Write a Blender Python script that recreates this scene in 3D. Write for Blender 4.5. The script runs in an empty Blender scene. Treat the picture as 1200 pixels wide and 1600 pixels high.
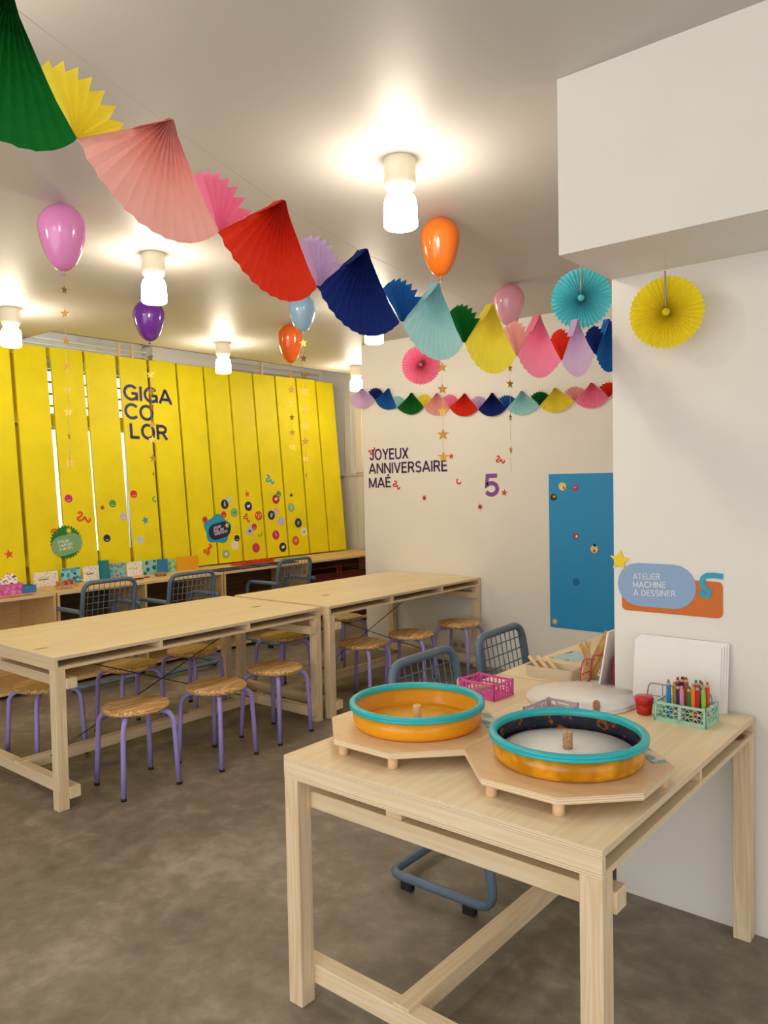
import bpy, bmesh, math, random
from mathutils import Vector, Matrix, Euler
random.seed(7)
S = bpy.context.scene
COL = S.collection
PI = math.pi

# ------------------------------------------------------------------ camera
F = 1216.35
YAW, PITCH, ROLL = math.radians(39.7056), math.radians(2.045), math.radians(-1.0693)
CH = 1.548
_f = Vector((-math.sin(YAW)*math.cos(PITCH), math.cos(YAW)*math.cos(PITCH), -math.sin(PITCH)))
_r0 = Vector((math.cos(YAW), math.sin(YAW), 0)); _u0 = _r0.cross(_f)
_r = _r0*math.cos(ROLL)+_u0*math.sin(ROLL); _u = -_r0*math.sin(ROLL)+_u0*math.cos(ROLL)
cd = bpy.data.cameras.new('camera'); cam = bpy.data.objects.new('camera', cd); COL.objects.link(cam)
cd.sensor_fit = 'VERTICAL'; cd.sensor_height = 24.0; cd.lens = 24.0*F/1600; cd.clip_start = 0.05
m3 = Matrix((_r, _u, -_f)).transposed()
cam.matrix_world = Matrix.Translation((0, 0, CH)) @ m3.to_4x4()
S.camera = cam
def ray(px, py): return _f + _r*((px-600)/F) - _u*((py-800)/F)
def at(px, py, **k):
    """world point seen at a photo pixel on the plane x=, y= or z="""
    d = ray(px, py); (a, v), = k.items(); i = 'xyz'.index(a)
    o = Vector((0, 0, CH)); return o + d*((v-o[i])/d[i])
def scl(p): return (Vector(p)-Vector((0, 0, CH))).dot(_f)/F

# ------------------------------------------------------------------ world, lights, exposure
W = bpy.data.worlds.new('world'); S.world = W; W.use_nodes = True
W.node_tree.nodes['Background'].inputs[0].default_value = (0.86, 0.93, 1.0, 1)
W.node_tree.nodes['Background'].inputs[1].default_value = 1.6
S.view_settings.view_transform = 'Standard'; S.view_settings.look = 'None'
S.view_settings.exposure = 0.72; S.view_settings.gamma = 1.0; S.view_settings.use_curve_mapping = False
LAMP_STRENGTH = 40.0
def area(name, loc, rot, sx, sy, power, col):
    l = bpy.data.lights.new(name, 'AREA'); l.shape = 'RECTANGLE'; l.size = sx; l.size_y = sy
    l.energy = power; l.color = col
    o = bpy.data.objects.new(name, l); o.location = loc; o.rotation_euler = rot; COL.objects.link(o)
area('shopfront_daylight', (-1.2, -2.4, 1.5), (math.radians(90), 0, 0), 5.0, 2.3, 52, (0.97, 0.985, 1.0))
area('side_daylight', (2.35, 0.0, 1.5), (math.radians(90), 0, math.radians(90)), 3.6, 2.2, 18, (0.97, 0.985, 1.0))

# ------------------------------------------------------------------ material helpers
def srgb(h):
    h = h.lstrip('#'); c = [int(h[i:i+2], 16)/255 for i in (0, 2, 4)]
    return tuple((x/12.92 if x <= .04045 else ((x+.055)/1.055)**2.4) for x in c)+(1,)
MATS = {}
def mat(name, hexc, rough=.6, spec=.5, metal=0, noise=0, nscale=8, bump=0, bscale=60, trans=0, coat=0):
    if name in MATS: return MATS[name]
    m = bpy.data.materials.new(name); m.use_nodes = True; MATS[name] = m
    nt = m.node_tree; N = nt.nodes; L = nt.links; b = N['Principled BSDF']
    c = srgb(hexc); b.inputs['Base Color'].default_value = c; b.inputs['Roughness'].default_value = rough
    b.inputs['Metallic'].default_value = metal; b.inputs['Specular IOR Level'].default_value = spec
    if coat: b.inputs['Coat Weight'].default_value = coat; b.inputs['Coat Roughness'].default_value = .08
    tc = N.new('ShaderNodeTexCoord')
    if noise:
        n = N.new('ShaderNodeTexNoise'); n.inputs['Scale'].default_value = nscale; n.inputs['Detail'].default_value = 5
        L.new(tc.outputs['Object'], n.inputs['Vector'])
        r = N.new('ShaderNodeValToRGB'); r.color_ramp.elements[0].position = .3; r.color_ramp.elements[1].position = .7
        r.color_ramp.elements[0].color = tuple(x*(1-noise) for x in c[:3])+(1,)
        r.color_ramp.elements[1].color = tuple(min(1, x*(1+noise*.6)) for x in c[:3])+(1,)
        L.new(n.outputs['Fac'], r.inputs[0]); L.new(r.outputs[0], b.inputs['Base Color'])
    if bump:
        n2 = N.new('ShaderNodeTexNoise'); n2.inputs['Scale'].default_value = bscale; n2.inputs['Detail'].default_value = 3
        L.new(tc.outputs['Object'], n2.inputs['Vector'])
        bp = N.new('ShaderNodeBump'); bp.inputs['Strength'].default_value = bump; bp.inputs['Distance'].default_value = .003
        L.new(n2.outputs['Fac'], bp.inputs['Height']); L.new(bp.outputs[0], b.inputs['Normal'])
    if trans:
        t = N.new('ShaderNodeBsdfTranslucent'); t.inputs[0].default_value = c
        mx = N.new('ShaderNodeMixShader'); mx.inputs[0].default_value = trans
        L.new(b.outputs[0], mx.inputs[1]); L.new(t.outputs[0], mx.inputs[2])
        L.new(mx.outputs[0], N['Material Output'].inputs[0])
    return m

def wood(name, light, dark, axis='Y', scale=1.0, knots=True, rough=.5, contrast=1.0, knotcol='#8a5a34', fine=1.0):
    """pale softwood: stretched grain along an object axis, with knots"""
    if name in MATS: return MATS[name]
    m = bpy.data.materials.new(name); m.use_nodes = True; MATS[name] = m
    nt = m.node_tree; N = nt.nodes; L = nt.links; b = N['Principled BSDF']; b.inputs['Roughness'].default_value = rough
    tc = N.new('ShaderNodeTexCoord'); mp = N.new('ShaderNodeMapping')
    oi = N.new('ShaderNodeObjectInfo'); ad = N.new('ShaderNodeVectorMath'); ad.operation = 'ADD'
    mu = N.new('ShaderNodeVectorMath'); mu.operation = 'SCALE'; mu.inputs['Scale'].default_value = 7.3
    cx = N.new('ShaderNodeCombineXYZ')
    for i in range(3): L.new(oi.outputs['Random'], cx.inputs[i])
    L.new(cx.outputs[0], mu.inputs[0]); L.new(tc.outputs['Object'], ad.inputs[0]); L.new(mu.outputs[0], ad.inputs[1])
    L.new(ad.outputs[0], mp.inputs['Vector'])
    s = {'X': (.05, 1, 1), 'Y': (1, .05, 1), 'Z': (1, 1, .05)}[axis]
    mp.inputs['Scale'].default_value = [v*scale for v in s]
    n = N.new('ShaderNodeTexNoise'); n.inputs['Scale'].default_value = 14; n.inputs['Detail'].default_value = 3; n.inputs['Distortion'].default_value = .15
    L.new(mp.outputs[0], n.inputs['Vector'])
    w = N.new('ShaderNodeMath'); w.operation = 'SINE'
    k = N.new('ShaderNodeMath'); k.operation = 'MULTIPLY'; k.inputs[1].default_value = 42*fine
    L.new(n.outputs['Fac'], k.inputs[0]); L.new(k.outputs[0], w.inputs[0])
    h = N.new('ShaderNodeMath'); h.operation = 'MULTIPLY_ADD'; h.inputs[1].default_value = .5*contrast; h.inputs[2].default_value = .5
    L.new(w.outputs[0], h.inputs[0])
    r = N.new('ShaderNodeValToRGB'); r.color_ramp.elements[0].color = srgb(light); r.color_ramp.elements[1].color = srgb(dark)
    L.new(h.outputs[0], r.inputs[0])
    out = r.outputs[0]
    n3 = N.new('ShaderNodeTexNoise'); n3.inputs['Scale'].default_value = 2.5; L.new(mp.outputs[0], n3.inputs['Vector'])
    mx0 = N.new('ShaderNodeMix'); mx0.data_type = 'RGBA'; mx0.blend_type = 'MULTIPLY'; mx0.inputs[0].default_value = .35
    r3 = N.new('ShaderNodeValToRGB'); r3.color_ramp.elements[0].position = .35; r3.color_ramp.elements[0].color = (.78, .7, .6, 1)
    r3.color_ramp.elements[1].position = .65; r3.color_ramp.elements[1].color = (1, 1, 1, 1)
    L.new(n3.outputs['Fac'], r3.inputs[0]); L.new(out, mx0.inputs[6]); L.new(r3.outputs[0], mx0.inputs[7]); out = mx0.outputs[2]
    if knots:
        mp2 = N.new('ShaderNodeMapping'); L.new(ad.outputs[0], mp2.inputs['Vector'])
        s2 = {'X': (1.6, 4.2, 4.2), 'Y': (4.2, 1.6, 4.2), 'Z': (4.2, 4.2, 1.6)}[axis]
        mp2.inputs['Scale'].default_value = s2
        v = N.new('ShaderNodeTexVoronoi'); v.inputs['Scale'].default_value = 1.0; L.new(mp2.outputs[0], v.inputs['Vector'])
        rk = N.new('ShaderNodeValToRGB'); rk.color_ramp.elements[0].position = .045; rk.color_ramp.elements[0].color = (1, 1, 1, 1)
        rk.color_ramp.elements[1].position = .09; rk.color_ramp.elements[1].color = (0, 0, 0, 1)
        L.new(v.outputs['Distance'], rk.inputs[0])
        mx = N.new('ShaderNodeMix'); mx.data_type = 'RGBA'; L.new(rk.outputs[0], mx.inputs[0]); L.new(out, mx.inputs[6])
        mx.inputs[7].default_value = srgb(knotcol); out = mx.outputs[2]
    L.new(out, b.inputs['Base Color'])
    return m

def emis(name, hexc, strength):
    if name in MATS: return MATS[name]
    m = bpy.data.materials.new(name); m.use_nodes = True; MATS[name] = m
    N = m.node_tree.nodes; N.remove(N['Principled BSDF'])
    e = N.new('ShaderNodeEmission'); e.inputs[0].default_value = srgb(hexc); e.inputs[1].default_value = strength
    m.node_tree.links.new(e.outputs[0], N['Material Output'].inputs[0]); return m

def spots(name, base, cols, scale=30, thr=.25, rough=.6, stretch=(1, 1, 1), emissive=False):
    """flat print: blobs of several inks on a base (voronoi cells)"""
    if name in MATS: return MATS[name]
    m = bpy.data.materials.new(name); m.use_nodes = True; MATS[name] = m
    nt = m.node_tree; N = nt.nodes; L = nt.links; b = N['Principled BSDF']; b.inputs['Roughness'].default_value = rough
    tc = N.new('ShaderNodeTexCoord'); mp = N.new('ShaderNodeMapping'); mp.inputs['Scale'].default_value = stretch
    L.new(tc.outputs['Object'], mp.inputs[0])
    nz = N.new('ShaderNodeTexNoise'); nz.inputs['Scale'].default_value = scale*1.6; L.new(mp.outputs[0], nz.inputs['Vector'])
    av = N.new('ShaderNodeVectorMath'); av.operation = 'MULTIPLY_ADD'; av.inputs[1].default_value = (.02,)*3
    L.new(nz.outputs['Color'], av.inputs[0]); L.new(mp.outputs[0], av.inputs[2])
    v = N.new('ShaderNodeTexVoronoi'); v.inputs['Scale'].default_value = scale; L.new(av.outputs[0], v.inputs['Vector'])
    sp = N.new('ShaderNodeSeparateColor'); L.new(v.outputs['Color'], sp.inputs[0])
    r = N.new('ShaderNodeValToRGB'); r.color_ramp.interpolation = 'CONSTANT'
    els = r.color_ramp.elements
    for i, c in enumerate(cols):
        e = els[i] if i < 2 else els.new(i/len(cols))
        e.position = i/len(cols); e.color = srgb(c)
    L.new(sp.outputs[0], r.inputs[0])
    lt = N.new('ShaderNodeMath'); lt.operation = 'LESS_THAN'; lt.inputs[1].default_value = thr; L.new(v.outputs['Distance'], lt.inputs[0])
    mx = N.new('ShaderNodeMix'); mx.data_type = 'RGBA'; L.new(lt.outputs[0], mx.inputs[0]); mx.inputs[6].default_value = srgb(base)
    L.new(r.outputs[0], mx.inputs[7]); L.new(mx.outputs[2], b.inputs['Base Color'])
    return m

# ------------------------------------------------------------------ mesh helpers
class MB:
    def __init__(s): s.v = []; s.f = []; s.smooth = []; s.mi = []; s.cm = 0
    def add(s, vs, fs, sm=False):
        o = len(s.v); s.v += [tuple(p) for p in vs]; s.f += [tuple(i+o for i in f) for f in fs]
        s.smooth += [sm]*len(fs); s.mi += [s.cm]*len(fs); return s
    def box(s, a, b, bev=0.0):
        x0, y0, z0 = [min(p, q) for p, q in zip(a, b)]; x1, y1, z1 = [max(p, q) for p, q in zip(a, b)]
        if bev <= 0:
            v = [(x, y, z) for x in (x0, x1) for y in (y0, y1) for z in (z0, z1)]
            return s.add(v, [(0, 1, 3, 2), (4, 6, 7, 5), (0, 4, 5, 1), (2, 3, 7, 6), (0, 2, 6, 4), (1, 5, 7, 3)])
        bm = bmesh.new(); bmesh.ops.create_cube(bm, size=1)
        for q in bm.verts: q.co = Vector(((x0+x1)/2+q.co.x*(x1-x0), (y0+y1)/2+q.co.y*(y1-y0), (z0+z1)/2+q.co.z*(z1-z0)))
        bmesh.ops.bevel(bm, geom=list(bm.edges), offset=bev, segments=1, affect='EDGES')
        bm.verts.ensure_lookup_table()
        s.add([q.co[:] for q in bm.verts], [[q.index for q in f.verts] for f in bm.faces]); bm.free(); return s
    def obox(s, M, a, b):
        """box in the frame of matrix M"""
        v = [M @ Vector((x, y, z)) for x in (a[0], b[0]) for y in (a[1], b[1]) for z in (a[2], b[2])]
        return s.add(v, [(0, 1, 3, 2), (4, 6, 7, 5), (0, 4, 5, 1), (2, 3, 7, 6), (0, 2, 6, 4), (1, 5, 7, 3)])
    def tube(s, pts, r, n=10, cap=True, closed=False):
        pts = [Vector(p) for p in pts]; k = len(pts); rs = r if isinstance(r, (list, tuple)) else [r]*k
        up = None; vs = []
        for i, p in enumerate(pts):
            if closed: t = pts[(i+1) % k]-pts[i-1]
            else: t = pts[min(i+1, k-1)]-pts[max(i-1, 0)]
            t.normalize()
            if up is None: up = t.orthogonal().normalized()
            else:
                up = up - t*up.dot(t)
                up = up.normalized() if up.length > 1e-6 else t.orthogonal().normalized()
            sd = t.cross(up)
            for j in range(n):
                a = 2*PI*j/n; vs.append(p+(up*math.cos(a)+sd*math.sin(a))*rs[i])
        fs = []
        for i in range(k if closed else k-1):
            for j in range(n):
                a = i*n+j; b = i*n+(j+1) % n; c = ((i+1) % k)*n+(j+1) % n; d = ((i+1) % k)*n+j
                fs.append((a, b, c, d))
        s.add(vs, fs, True)
        if cap and not closed:
            o = len(s.v)-len(vs); s.f.append(tuple(o+j for j in range(n))[::-1]); s.f.append(tuple(o+(k-1)*n+j for j in range(n)))
            s.smooth += [False]*2; s.mi += [s.cm]*2
        return s
    def lathe(s, prof, n=24, c=(0, 0, 0), sm=True, cap=(True, True)):
        vs = []
        for (r, z) in prof:
            for j in range(n):
                a = 2*PI*j/n; vs.append((c[0]+r*math.cos(a), c[1]+r*math.sin(a), c[2]+z))
        fs = [(i*n+j, i*n+(j+1) % n, (i+1)*n+(j+1) % n, (i+1)*n+j) for i in range(len(prof)-1) for j in range(n)]
        s.add(vs, fs, sm); o = len(s.v)-len(vs)
        if cap[0] and prof[0][0] > 1e-5: s.f.append(tuple(o+j for j in range(n))[::-1]); s.smooth.append(False); s.mi.append(s.cm)
        if cap[1] and prof[-1][0] > 1e-5: s.f.append(tuple(o+(len(prof)-1)*n+j for j in range(n))); s.smooth.append(False); s.mi.append(s.cm)
        return s
    def prism(s, outline, M, t):
        """flat outline (2D list) extruded t along local z of M"""
        n = len(outline)
        vs = [M @ Vector((x, y, 0)) for x, y in outline]+[M @ Vector((x, y, t)) for x, y in outline]
        return s.add(vs, [tuple(range(n))[::-1], tuple(range(n, 2*n))]+[(i, (i+1) % n, n+(i+1) % n, n+i) for i in range(n)])
    def mesh(s, name, mats):
        me = bpy.data.meshes.new(name); me.from_pydata(s.v, [], s.f)
        if not isinstance(mats, (list, tuple)): mats = [mats]
        for m in mats: me.materials.append(m)
        me.polygons.foreach_set('use_smooth', s.smooth); me.polygons.foreach_set('material_index', s.mi)
        me.update(); return me
    def build(s, name, mats, parent=None, loc=None, rot=None, label=None):
        o = bpy.data.objects.new(name, s.mesh(name, mats)); COL.objects.link(o)
        if parent: o.parent = parent
        if loc: o.location = loc
        if rot: o.rotation_euler = rot
        if label: o['label'] = label
        return o
def thing(name, label, cat, loc=(0, 0, 0), rz=0, group=None):
    o = bpy.data.objects.new(name, None); COL.objects.link(o); o.empty_display_size = .05
    o.location = loc; o.rotation_euler = (0, 0, rz); o['label'] = label; o['category'] = cat
    if group: o['group'] = group
    return o
def tag(o, label, cat, group=None):
    o['label'] = label; o['category'] = cat
    if group: o['group'] = group
    return o
def struct(o): o['kind'] = 'structure'; return o
def copy_tree(o, parent=None):
    c = o.copy(); COL.objects.link(c); c.parent = parent
    for ch in list(o.children): copy_tree(ch, c)
    return c
def arc(p0, p1, p2, n=5):
    """quadratic bend between three points"""
    p0, p1, p2 = map(Vector, (p0, p1, p2))
    return [p0*(1-t)**2+p1*2*t*(1-t)+p2*t*t for t in [i/n for i in range(n+1)]]

# ------------------------------------------------------------------ materials
M_WALL = mat('white_wall_paint', '#eae7e1', .85, .3, noise=.015, nscale=3, bump=.08, bscale=160)
M_CEIL = mat('ceiling_paint', '#c6c2bf', .5, .35, bump=.05, bscale=90)
M_PLY = wood('pine_plywood_top', '#f9eaca', '#efd7ac', 'Y', 1.0, True, .42, .55)
M_PLYX = wood('pine_rail', '#f2e0c2', '#e6cda4', 'X', 1.4, True, .5, .6)
M_PLYZ = wood('pine_post', '#f2e0c2', '#e4caa0', 'Z', 1.6, False, .5, .8)
M_PLYL = wood('pine_beam', '#f2dfc0', '#e5cba2', 'Y', 1.5, True, .5, .6)
M_BOXW = wood('desk_box_wood', '#e6c894', '#d8b276', 'Y', 1.0, True, .5, .6)
M_SHW = wood('dark_brown_wood', '#6e5233', '#4c3620', 'Y', 1.0, True, .6, .6)  # darker brown for the back panels of the middle and longest desks
M_SEAT = wood('stool_pine', '#efcb92', '#b58142', 'Y', 1.5, False, .4, 1.0, fine=1.5)
M_BIRCH = wood('birch_plywood', '#efcfa4', '#e6c092', 'X', .8, False, .38, .4)
M_DOWEL = mat('dowel_wood', '#e8c496', .5, noise=.1, nscale=20)
M_CORK = mat('cork_wood', '#c9a27c', .7, noise=.35, nscale=120)
M_EDGE = mat('plywood_edge', '#c3a078', .6, noise=.2, nscale=60)
M_PURP = mat('purple_powder_coat', '#a394dc', .35, .5)
M_STEEL = mat('blue_grey_powder_coat', '#5f7489', .38, .5)
M_RUB = mat('black_rubber', '#1a1a1c', .7)
M_YEL = mat('yellow_plank_paint', '#f2df00', .55, .4, noise=.07, nscale=4, bump=.25, bscale=30)
M_OLIVE = mat('yellow_batten_paint', '#b79a1a', .7)
M_GAPSHADE = mat('gap_shade', '#2c1d12', .7)  # dark tone painted in for the unlit space behind the right-hand plank gaps
M_NAVY = mat('navy_vinyl', '#181a5c', .5)
M_WHITE = mat('white_print', '#f4f2ec', .6)
M_PAPER = mat('white_paper', '#f2f0ee', .7)
M_TEAL = mat('turquoise_rim', '#1fb4bc', .3, .5)
M_STRING = mat('white_thread', '#c9c2b6', .7)
M_GOLD = mat('gold_foil', '#c89a48', .3, .6, metal=1)
M_WIRE = mat('black_cable', '#1d1b1a', .5)
M_CHROME = mat('chrome', '#c8c8c8', .2, metal=1)

def plywood_edge_mat():
    m = bpy.data.materials.new('layered_ply_edge'); m.use_nodes = True
    nt = m.node_tree; N = nt.nodes; L = nt.links; b = N['Principled BSDF']; b.inputs['Roughness'].default_value = .6
    tc = N.new('ShaderNodeTexCoord'); sp = N.new('ShaderNodeSeparateXYZ'); L.new(tc.outputs['Object'], sp.inputs[0])
    nz = N.new('ShaderNodeTexNoise'); nz.inputs['Scale'].default_value = 9; L.new(tc.outputs['Object'], nz.inputs['Vector'])
    k = N.new('ShaderNodeMath'); k.operation = 'MULTIPLY_ADD'; k.inputs[1].default_value = 1050; L.new(sp.outputs[2], k.inputs[0]); L.new(nz.outputs['Fac'], k.inputs[2])
    s = N.new('ShaderNodeMath'); s.operation = 'SINE'; L.new(k.outputs[0], s.inputs[0])
    r = N.new('ShaderNodeValToRGB'); r.color_ramp.elements[0].color = srgb('#ecd8b8'); r.color_ramp.elements[1].color = srgb('#cbab82')
    r.color_ramp.elements[0].position = .3; r.color_ramp.elements[1].position = .95
    L.new(s.outputs[0], r.inputs[0]); L.new(r.outputs[0], b.inputs['Base Color']); return m
M_LAYER = plywood_edge_mat()

def floor_mat():
    m = bpy.data.materials.new('concrete_look_vinyl'); m.use_nodes = True
    nt = m.node_tree; N = nt.nodes; L = nt.links; b = N['Principled BSDF']; b.inputs['Roughness'].default_value = .42
    tc = N.new('ShaderNodeTexCoord')
    def ns(sc, det, ro=.6):
        n = N.new('ShaderNodeTexNoise'); n.inputs['Scale'].default_value = sc; n.inputs['Detail'].default_value = det
        n.inputs['Roughness'].default_value = ro; n.inputs['Distortion'].default_value = .3
        L.new(tc.outputs['Object'], n.inputs['Vector']); return n
    a = ns(1.7, 8, .65); c = ns(11, 6); d = ns(55, 3)
    r = N.new('ShaderNodeValToRGB'); e = r.color_ramp.elements
    e[0].position = .33; e[0].color = srgb('#665c4e'); e[1].position = .67; e[1].color = srgb('#aba090')
    x = e.new(.5); x.color = srgb('#857a6c')
    mm = N.new('ShaderNodeMath'); mm.operation = 'MULTIPLY_ADD'; mm.inputs[1].default_value = .45; L.new(c.outputs['Fac'], mm.inputs[0])
    m2 = N.new('ShaderNodeMath'); m2.operation = 'MULTIPLY'; m2.inputs[1].default_value = .55; L.new(a.outputs['Fac'], m2.inputs[0]); L.new(m2.outputs[0], mm.inputs[2])
    L.new(mm.outputs[0], r.inputs[0]); L.new(r.outputs[0], b.inputs['Base Color'])
    bp = N.new('ShaderNodeBump'); bp.inputs['Strength'].default_value = .08; bp.inputs['Distance'].default_value = .004
    L.new(d.outputs['Fac'], bp.inputs['Height']); L.new(bp.outputs[0], b.inputs['Normal'])
    rr = N.new('ShaderNodeMapRange'); rr.inputs['To Min'].default_value = .34; rr.inputs['To Max'].default_value = .55
    L.new(c.outputs['Fac'], rr.inputs[0]); L.new(rr.outputs[0], b.inputs['Roughness'])
    return m
M_FLOOR = floor_mat()

# ================================================================== SETTING
HC = 2.85; XL = -7.0; XR = 2.5; YF = -2.6; YB = 5.53; YR = 7.25; XW = -4.83
PX, PY, BY, BZ = -1.193, 2.775, 2.357, 2.285
struct(MB().box((XL-.4, YF-.2, -.1), (XR+.2, YR+.3, 0)).build('floor', M_FLOOR))
c = MB()      # ceiling, notched above the leaning planks
c.box((-6.2, YF-.2, HC), (XR+.2, YR+.3, HC+.12)); c.box((XL-.4, YF-.2, HC), (-6.2, 3.22, HC+.12))
c.box((XL-.4, 3.22, 3.2), (-6.2, YR+.3, 3.3)); c.box((-6.2, 3.22, HC), (-6.18, YR+.3, 3.3))
struct(c.build('ceiling', M_CEIL))
struct(MB().box((XW, YB, 0), (XR+.2, YR+.3, HC)).build('wall_back', M_WALL))
struct(MB().box((XL-.4, YR, 0), (XW, YR+.3, 3.3)).build('wall_recess', M_WALL))
struct(MB().box((XR, YF-.2, 0), (XR+.2, YB, HC)).build('wall_right', M_WALL))
struct(MB().box((XL-.4, YF-.2, 0), (XR+.2, YF, HC)).build('wall_front', M_WALL))
struct(MB().box((PX, PY, 0), (XR, YB, HC)).build('wall_pillar', M_WALL))
struct(MB().box((PX, BY, BZ), (XR, PY, HC)).build('wall_bulkhead', M_WALL))
# window wall behind the planks
wy0, wy1, wz0, wz1 = 3.50, 4.50, .86, 2.74
w = MB()
w.box((XL-.2, YF, 0), (XL, wy0, 3.3)); w.box((XL-.2, wy1, 0), (XL, YR, 3.3)); w.box((XL-.2, wy0, 0), (XL, wy1, wz0)); w.box((XL-.2, wy0, wz1), (XL, wy1, 3.3))
struct(w.build('wall_left', M_WALL))
M_GLASS = bpy.data.materials.new('window_glass'); M_GLASS.use_nodes = True
_b = M_GLASS.node_tree.nodes['Principled BSDF']; _b.inputs['Transmission Weight'].default_value = 1; _b.inputs['Roughness'].default_value = 0; _b.inputs['IOR'].default_value = 1.1
win = bpy.data.objects.new('window_1', None); COL.objects.link(win); win.location = (XL-.1, 0, 0); struct(win)
fr = MB()
for z0, z1 in ((wz0, wz0+.05), (2.12, 2.27), (wz1-.05, wz1)): fr.box((-.03, wy0, z0), (.03, wy1, z1))
for y0 in (wy0, wy1-.05): fr.box((-.03, y0, wz0), (.03, y0+.05, wz1))
fr.build('window_frame', M_WHITE, win)
MB().box((-.004, wy0+.05, wz0+.05), (.004, wy1-.05, 2.12)).build('pane', M_GLASS, win)
MB().box((-.004, wy0+.05, 2.27), (.004, wy1-.05, wz1-.05)).build('pane', M_GLASS, win)
for k in range(4): MB().box((.035, wy0+.05, 2.33+k*.11), (.05, wy1-.05, 2.348+k*.11)).build('blind_slat', mat('grey_slat', '#8d9096', .5), win)
# white board wall in the far recess
wc = bpy.data.objects.new('wall_wainscot', None); COL.objects.link(wc); wc.location = (0, YR, 0); struct(wc)
M_CREAM = mat('cream_board_paint', '#e9e2cf', .6)
k = 0; x = XL+.35
while x < XW:
    MB().box((x+.003, -.022, 0), (x+.101, 0, 1.66), .003).build('board', M_CREAM, wc); x += .105
MB().box((XL+.3, -.035, 1.66), (XW, 0, 1.69)).build('cap_rail', M_CREAM, wc)
struct(MB().box((-6.42, YR-.06, 1.69), (-6.3, YR, 3.2), .008).build('trim_1', M_CREAM))
struct(MB().box((-6.62, YR-.03, 1.69), (-6.5, YR, 3.2), .008).build('trim_2', M_CREAM))
# surface pipes and brackets above the planks
struct(MB().tube([(-6.93, 3.3, 2.93), (-6.93, 7.1, 2.93)], .012, 8).tube([(-6.93, 3.3, 2.88), (-6.93, 7.1, 2.88)], .008, 8).build('trim_3', M_WHITE))
struct(MB().box((-6.99, 4.6, 2.82), (-6.8, 5.55, 2.98), .004).build('trim_4', M_WHITE))

# ------------------------------------------------------------------ ceiling lamps
M_LAMPG = emis('lit_opal_glass', '#fff0d8', LAMP_STRENGTH)
M_CERAM = mat('cream_ceramic', '#e6e0cc', .45)
lamp_spots = [
 (-1.96, 2.50, 'cylindrical cream ceiling lamp with opal glass shade beside the large orange balloon'),
 (-3.757, 2.56, 'cream ceiling lamp with lit glass shade just above the purple balloon'),
 (-5.60, 2.62, 'cream ceiling lamp at the far left edge of the photo above the yellow planks'),
 (-5.618, 4.533, 'small lit ceiling lamp left of the small orange balloon near the yellow planks'),
 (-3.70, 4.38, 'lit ceiling lamp mostly hidden behind the navy paper fan, only its glowing bottom showing'),
 (-5.70, 6.43, 'farthest ceiling lamp, half hidden by the left end of the white lettered wall'),
 (-1.96, .6, 'cream ceiling lamp out of frame above the front of the near table'), (-3.76, .6, 'cream ceiling lamp out of frame above the left foreground floor'),
 (-1.96, -1.3, 'cream ceiling lamp out of frame behind the camera, nearest the shopfront')]
lamp0 = thing('ceiling_lamp', lamp_spots[0][2], 'lamp', (-1.96, 2.5, HC), 0, 'cream ceiling lamps with glass shades')
MB().lathe([(.066, 0), (.0655, -.004), (.064, -.095), (.060, -.112), (.048, -.13), (.042, -.135)], 32).build('mount', M_CERAM, lamp0)
MB().lathe([(.042, -.135), (.047, -.14), (.058, -.150), (.065, -.168), (.067, -.19), (.069, -.262), (.066, -.268), (.06, -.272), (0.0001, -.276)], 32, cap=(True, False)).build('glass_shade', M_LAMPG, lamp0)
for i, (x, y, lb) in enumerate(lamp_spots):
    o = lamp0 if i == 0 else copy_tree(lamp0)
    o.location = (x, y, HC)
    o['label'] = lb

# ------------------------------------------------------------------ yellow leaning planks
XB, ZB, XT, ZT = -6.40, .765, -6.575, 2.795     # front faces of the planks: foot and top
LEAN = Vector((XT-XB, 0, ZT-ZB)); SLEN = LEAN.length; UPL = LEAN.normalized(); NPL = Vector((UPL.z, 0, -UPL.x))
MPL = Matrix((Vector((0, 1, 0)), UPL, NPL)).transposed().to_4x4(); MPL.translation = Vector((XB, 0, ZB))
def plank_pt(px, py):
    """(y, distance up the plank) of a photo pixel on the plank plane"""
    d = ray(px, py); o = Vector((0, 0, CH)); t = (Vector((XB, 0, ZB))-o).dot(NPL)/d.dot(NPL)
    p = o+d*t; return p.y, (p-Vector((XB, 0, ZB))).dot(UPL)
gaps = [2.08, 2.41, 2.74, 3.07, 3.39, 3.72, 4.055, 4.383, 4.708, 5.04, 5.37, 5.70, 6.03, 6.357, 6.68, 6.99]
gw = [.03, .03, .03, .036, .042, .026, .042, .032, .024, .024, .024, .024, .024, .024, .024, .024]
scr = thing('plank_screen', 'tall screen of yellow painted planks leaning back behind the desks', 'wall panel', (XB, 0, .75))
Linv = Matrix.Translation((-XB, 0, -.75))
for i in range(len(gaps)-1):
    y0 = gaps[i]+gw[i]/2; y1 = gaps[i+1]-gw[i+1]/2
    s0 = 0.0; s1 = SLEN+random.uniform(-.008, .008)
    b = MB(); b.obox(Linv @ MPL, (y0, s0, -.024), (y1, s1, 0)); b.build('plank', M_YEL, scr)
for s in (.15, 1.42-.06, 1.95):
    MB().obox(Linv @ MPL, (2.1, s, -.06), (6.95, s+.09, -.026)).build('batten', M_OLIVE, scr)
for yy in (2.74, 3.07, 4.383, 4.708, 5.04, 5.37, 5.7, 6.03, 6.357, 6.68):
    MB().obox(Linv @ MPL, (yy-.07, -.0, -.10), (yy+.07, 2.02, -.062)).build('back_board', M_OLIVE if yy < 4.8 else M_GAPSHADE, scr)  # farther boards coloured dark so their gaps look unlit
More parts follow.
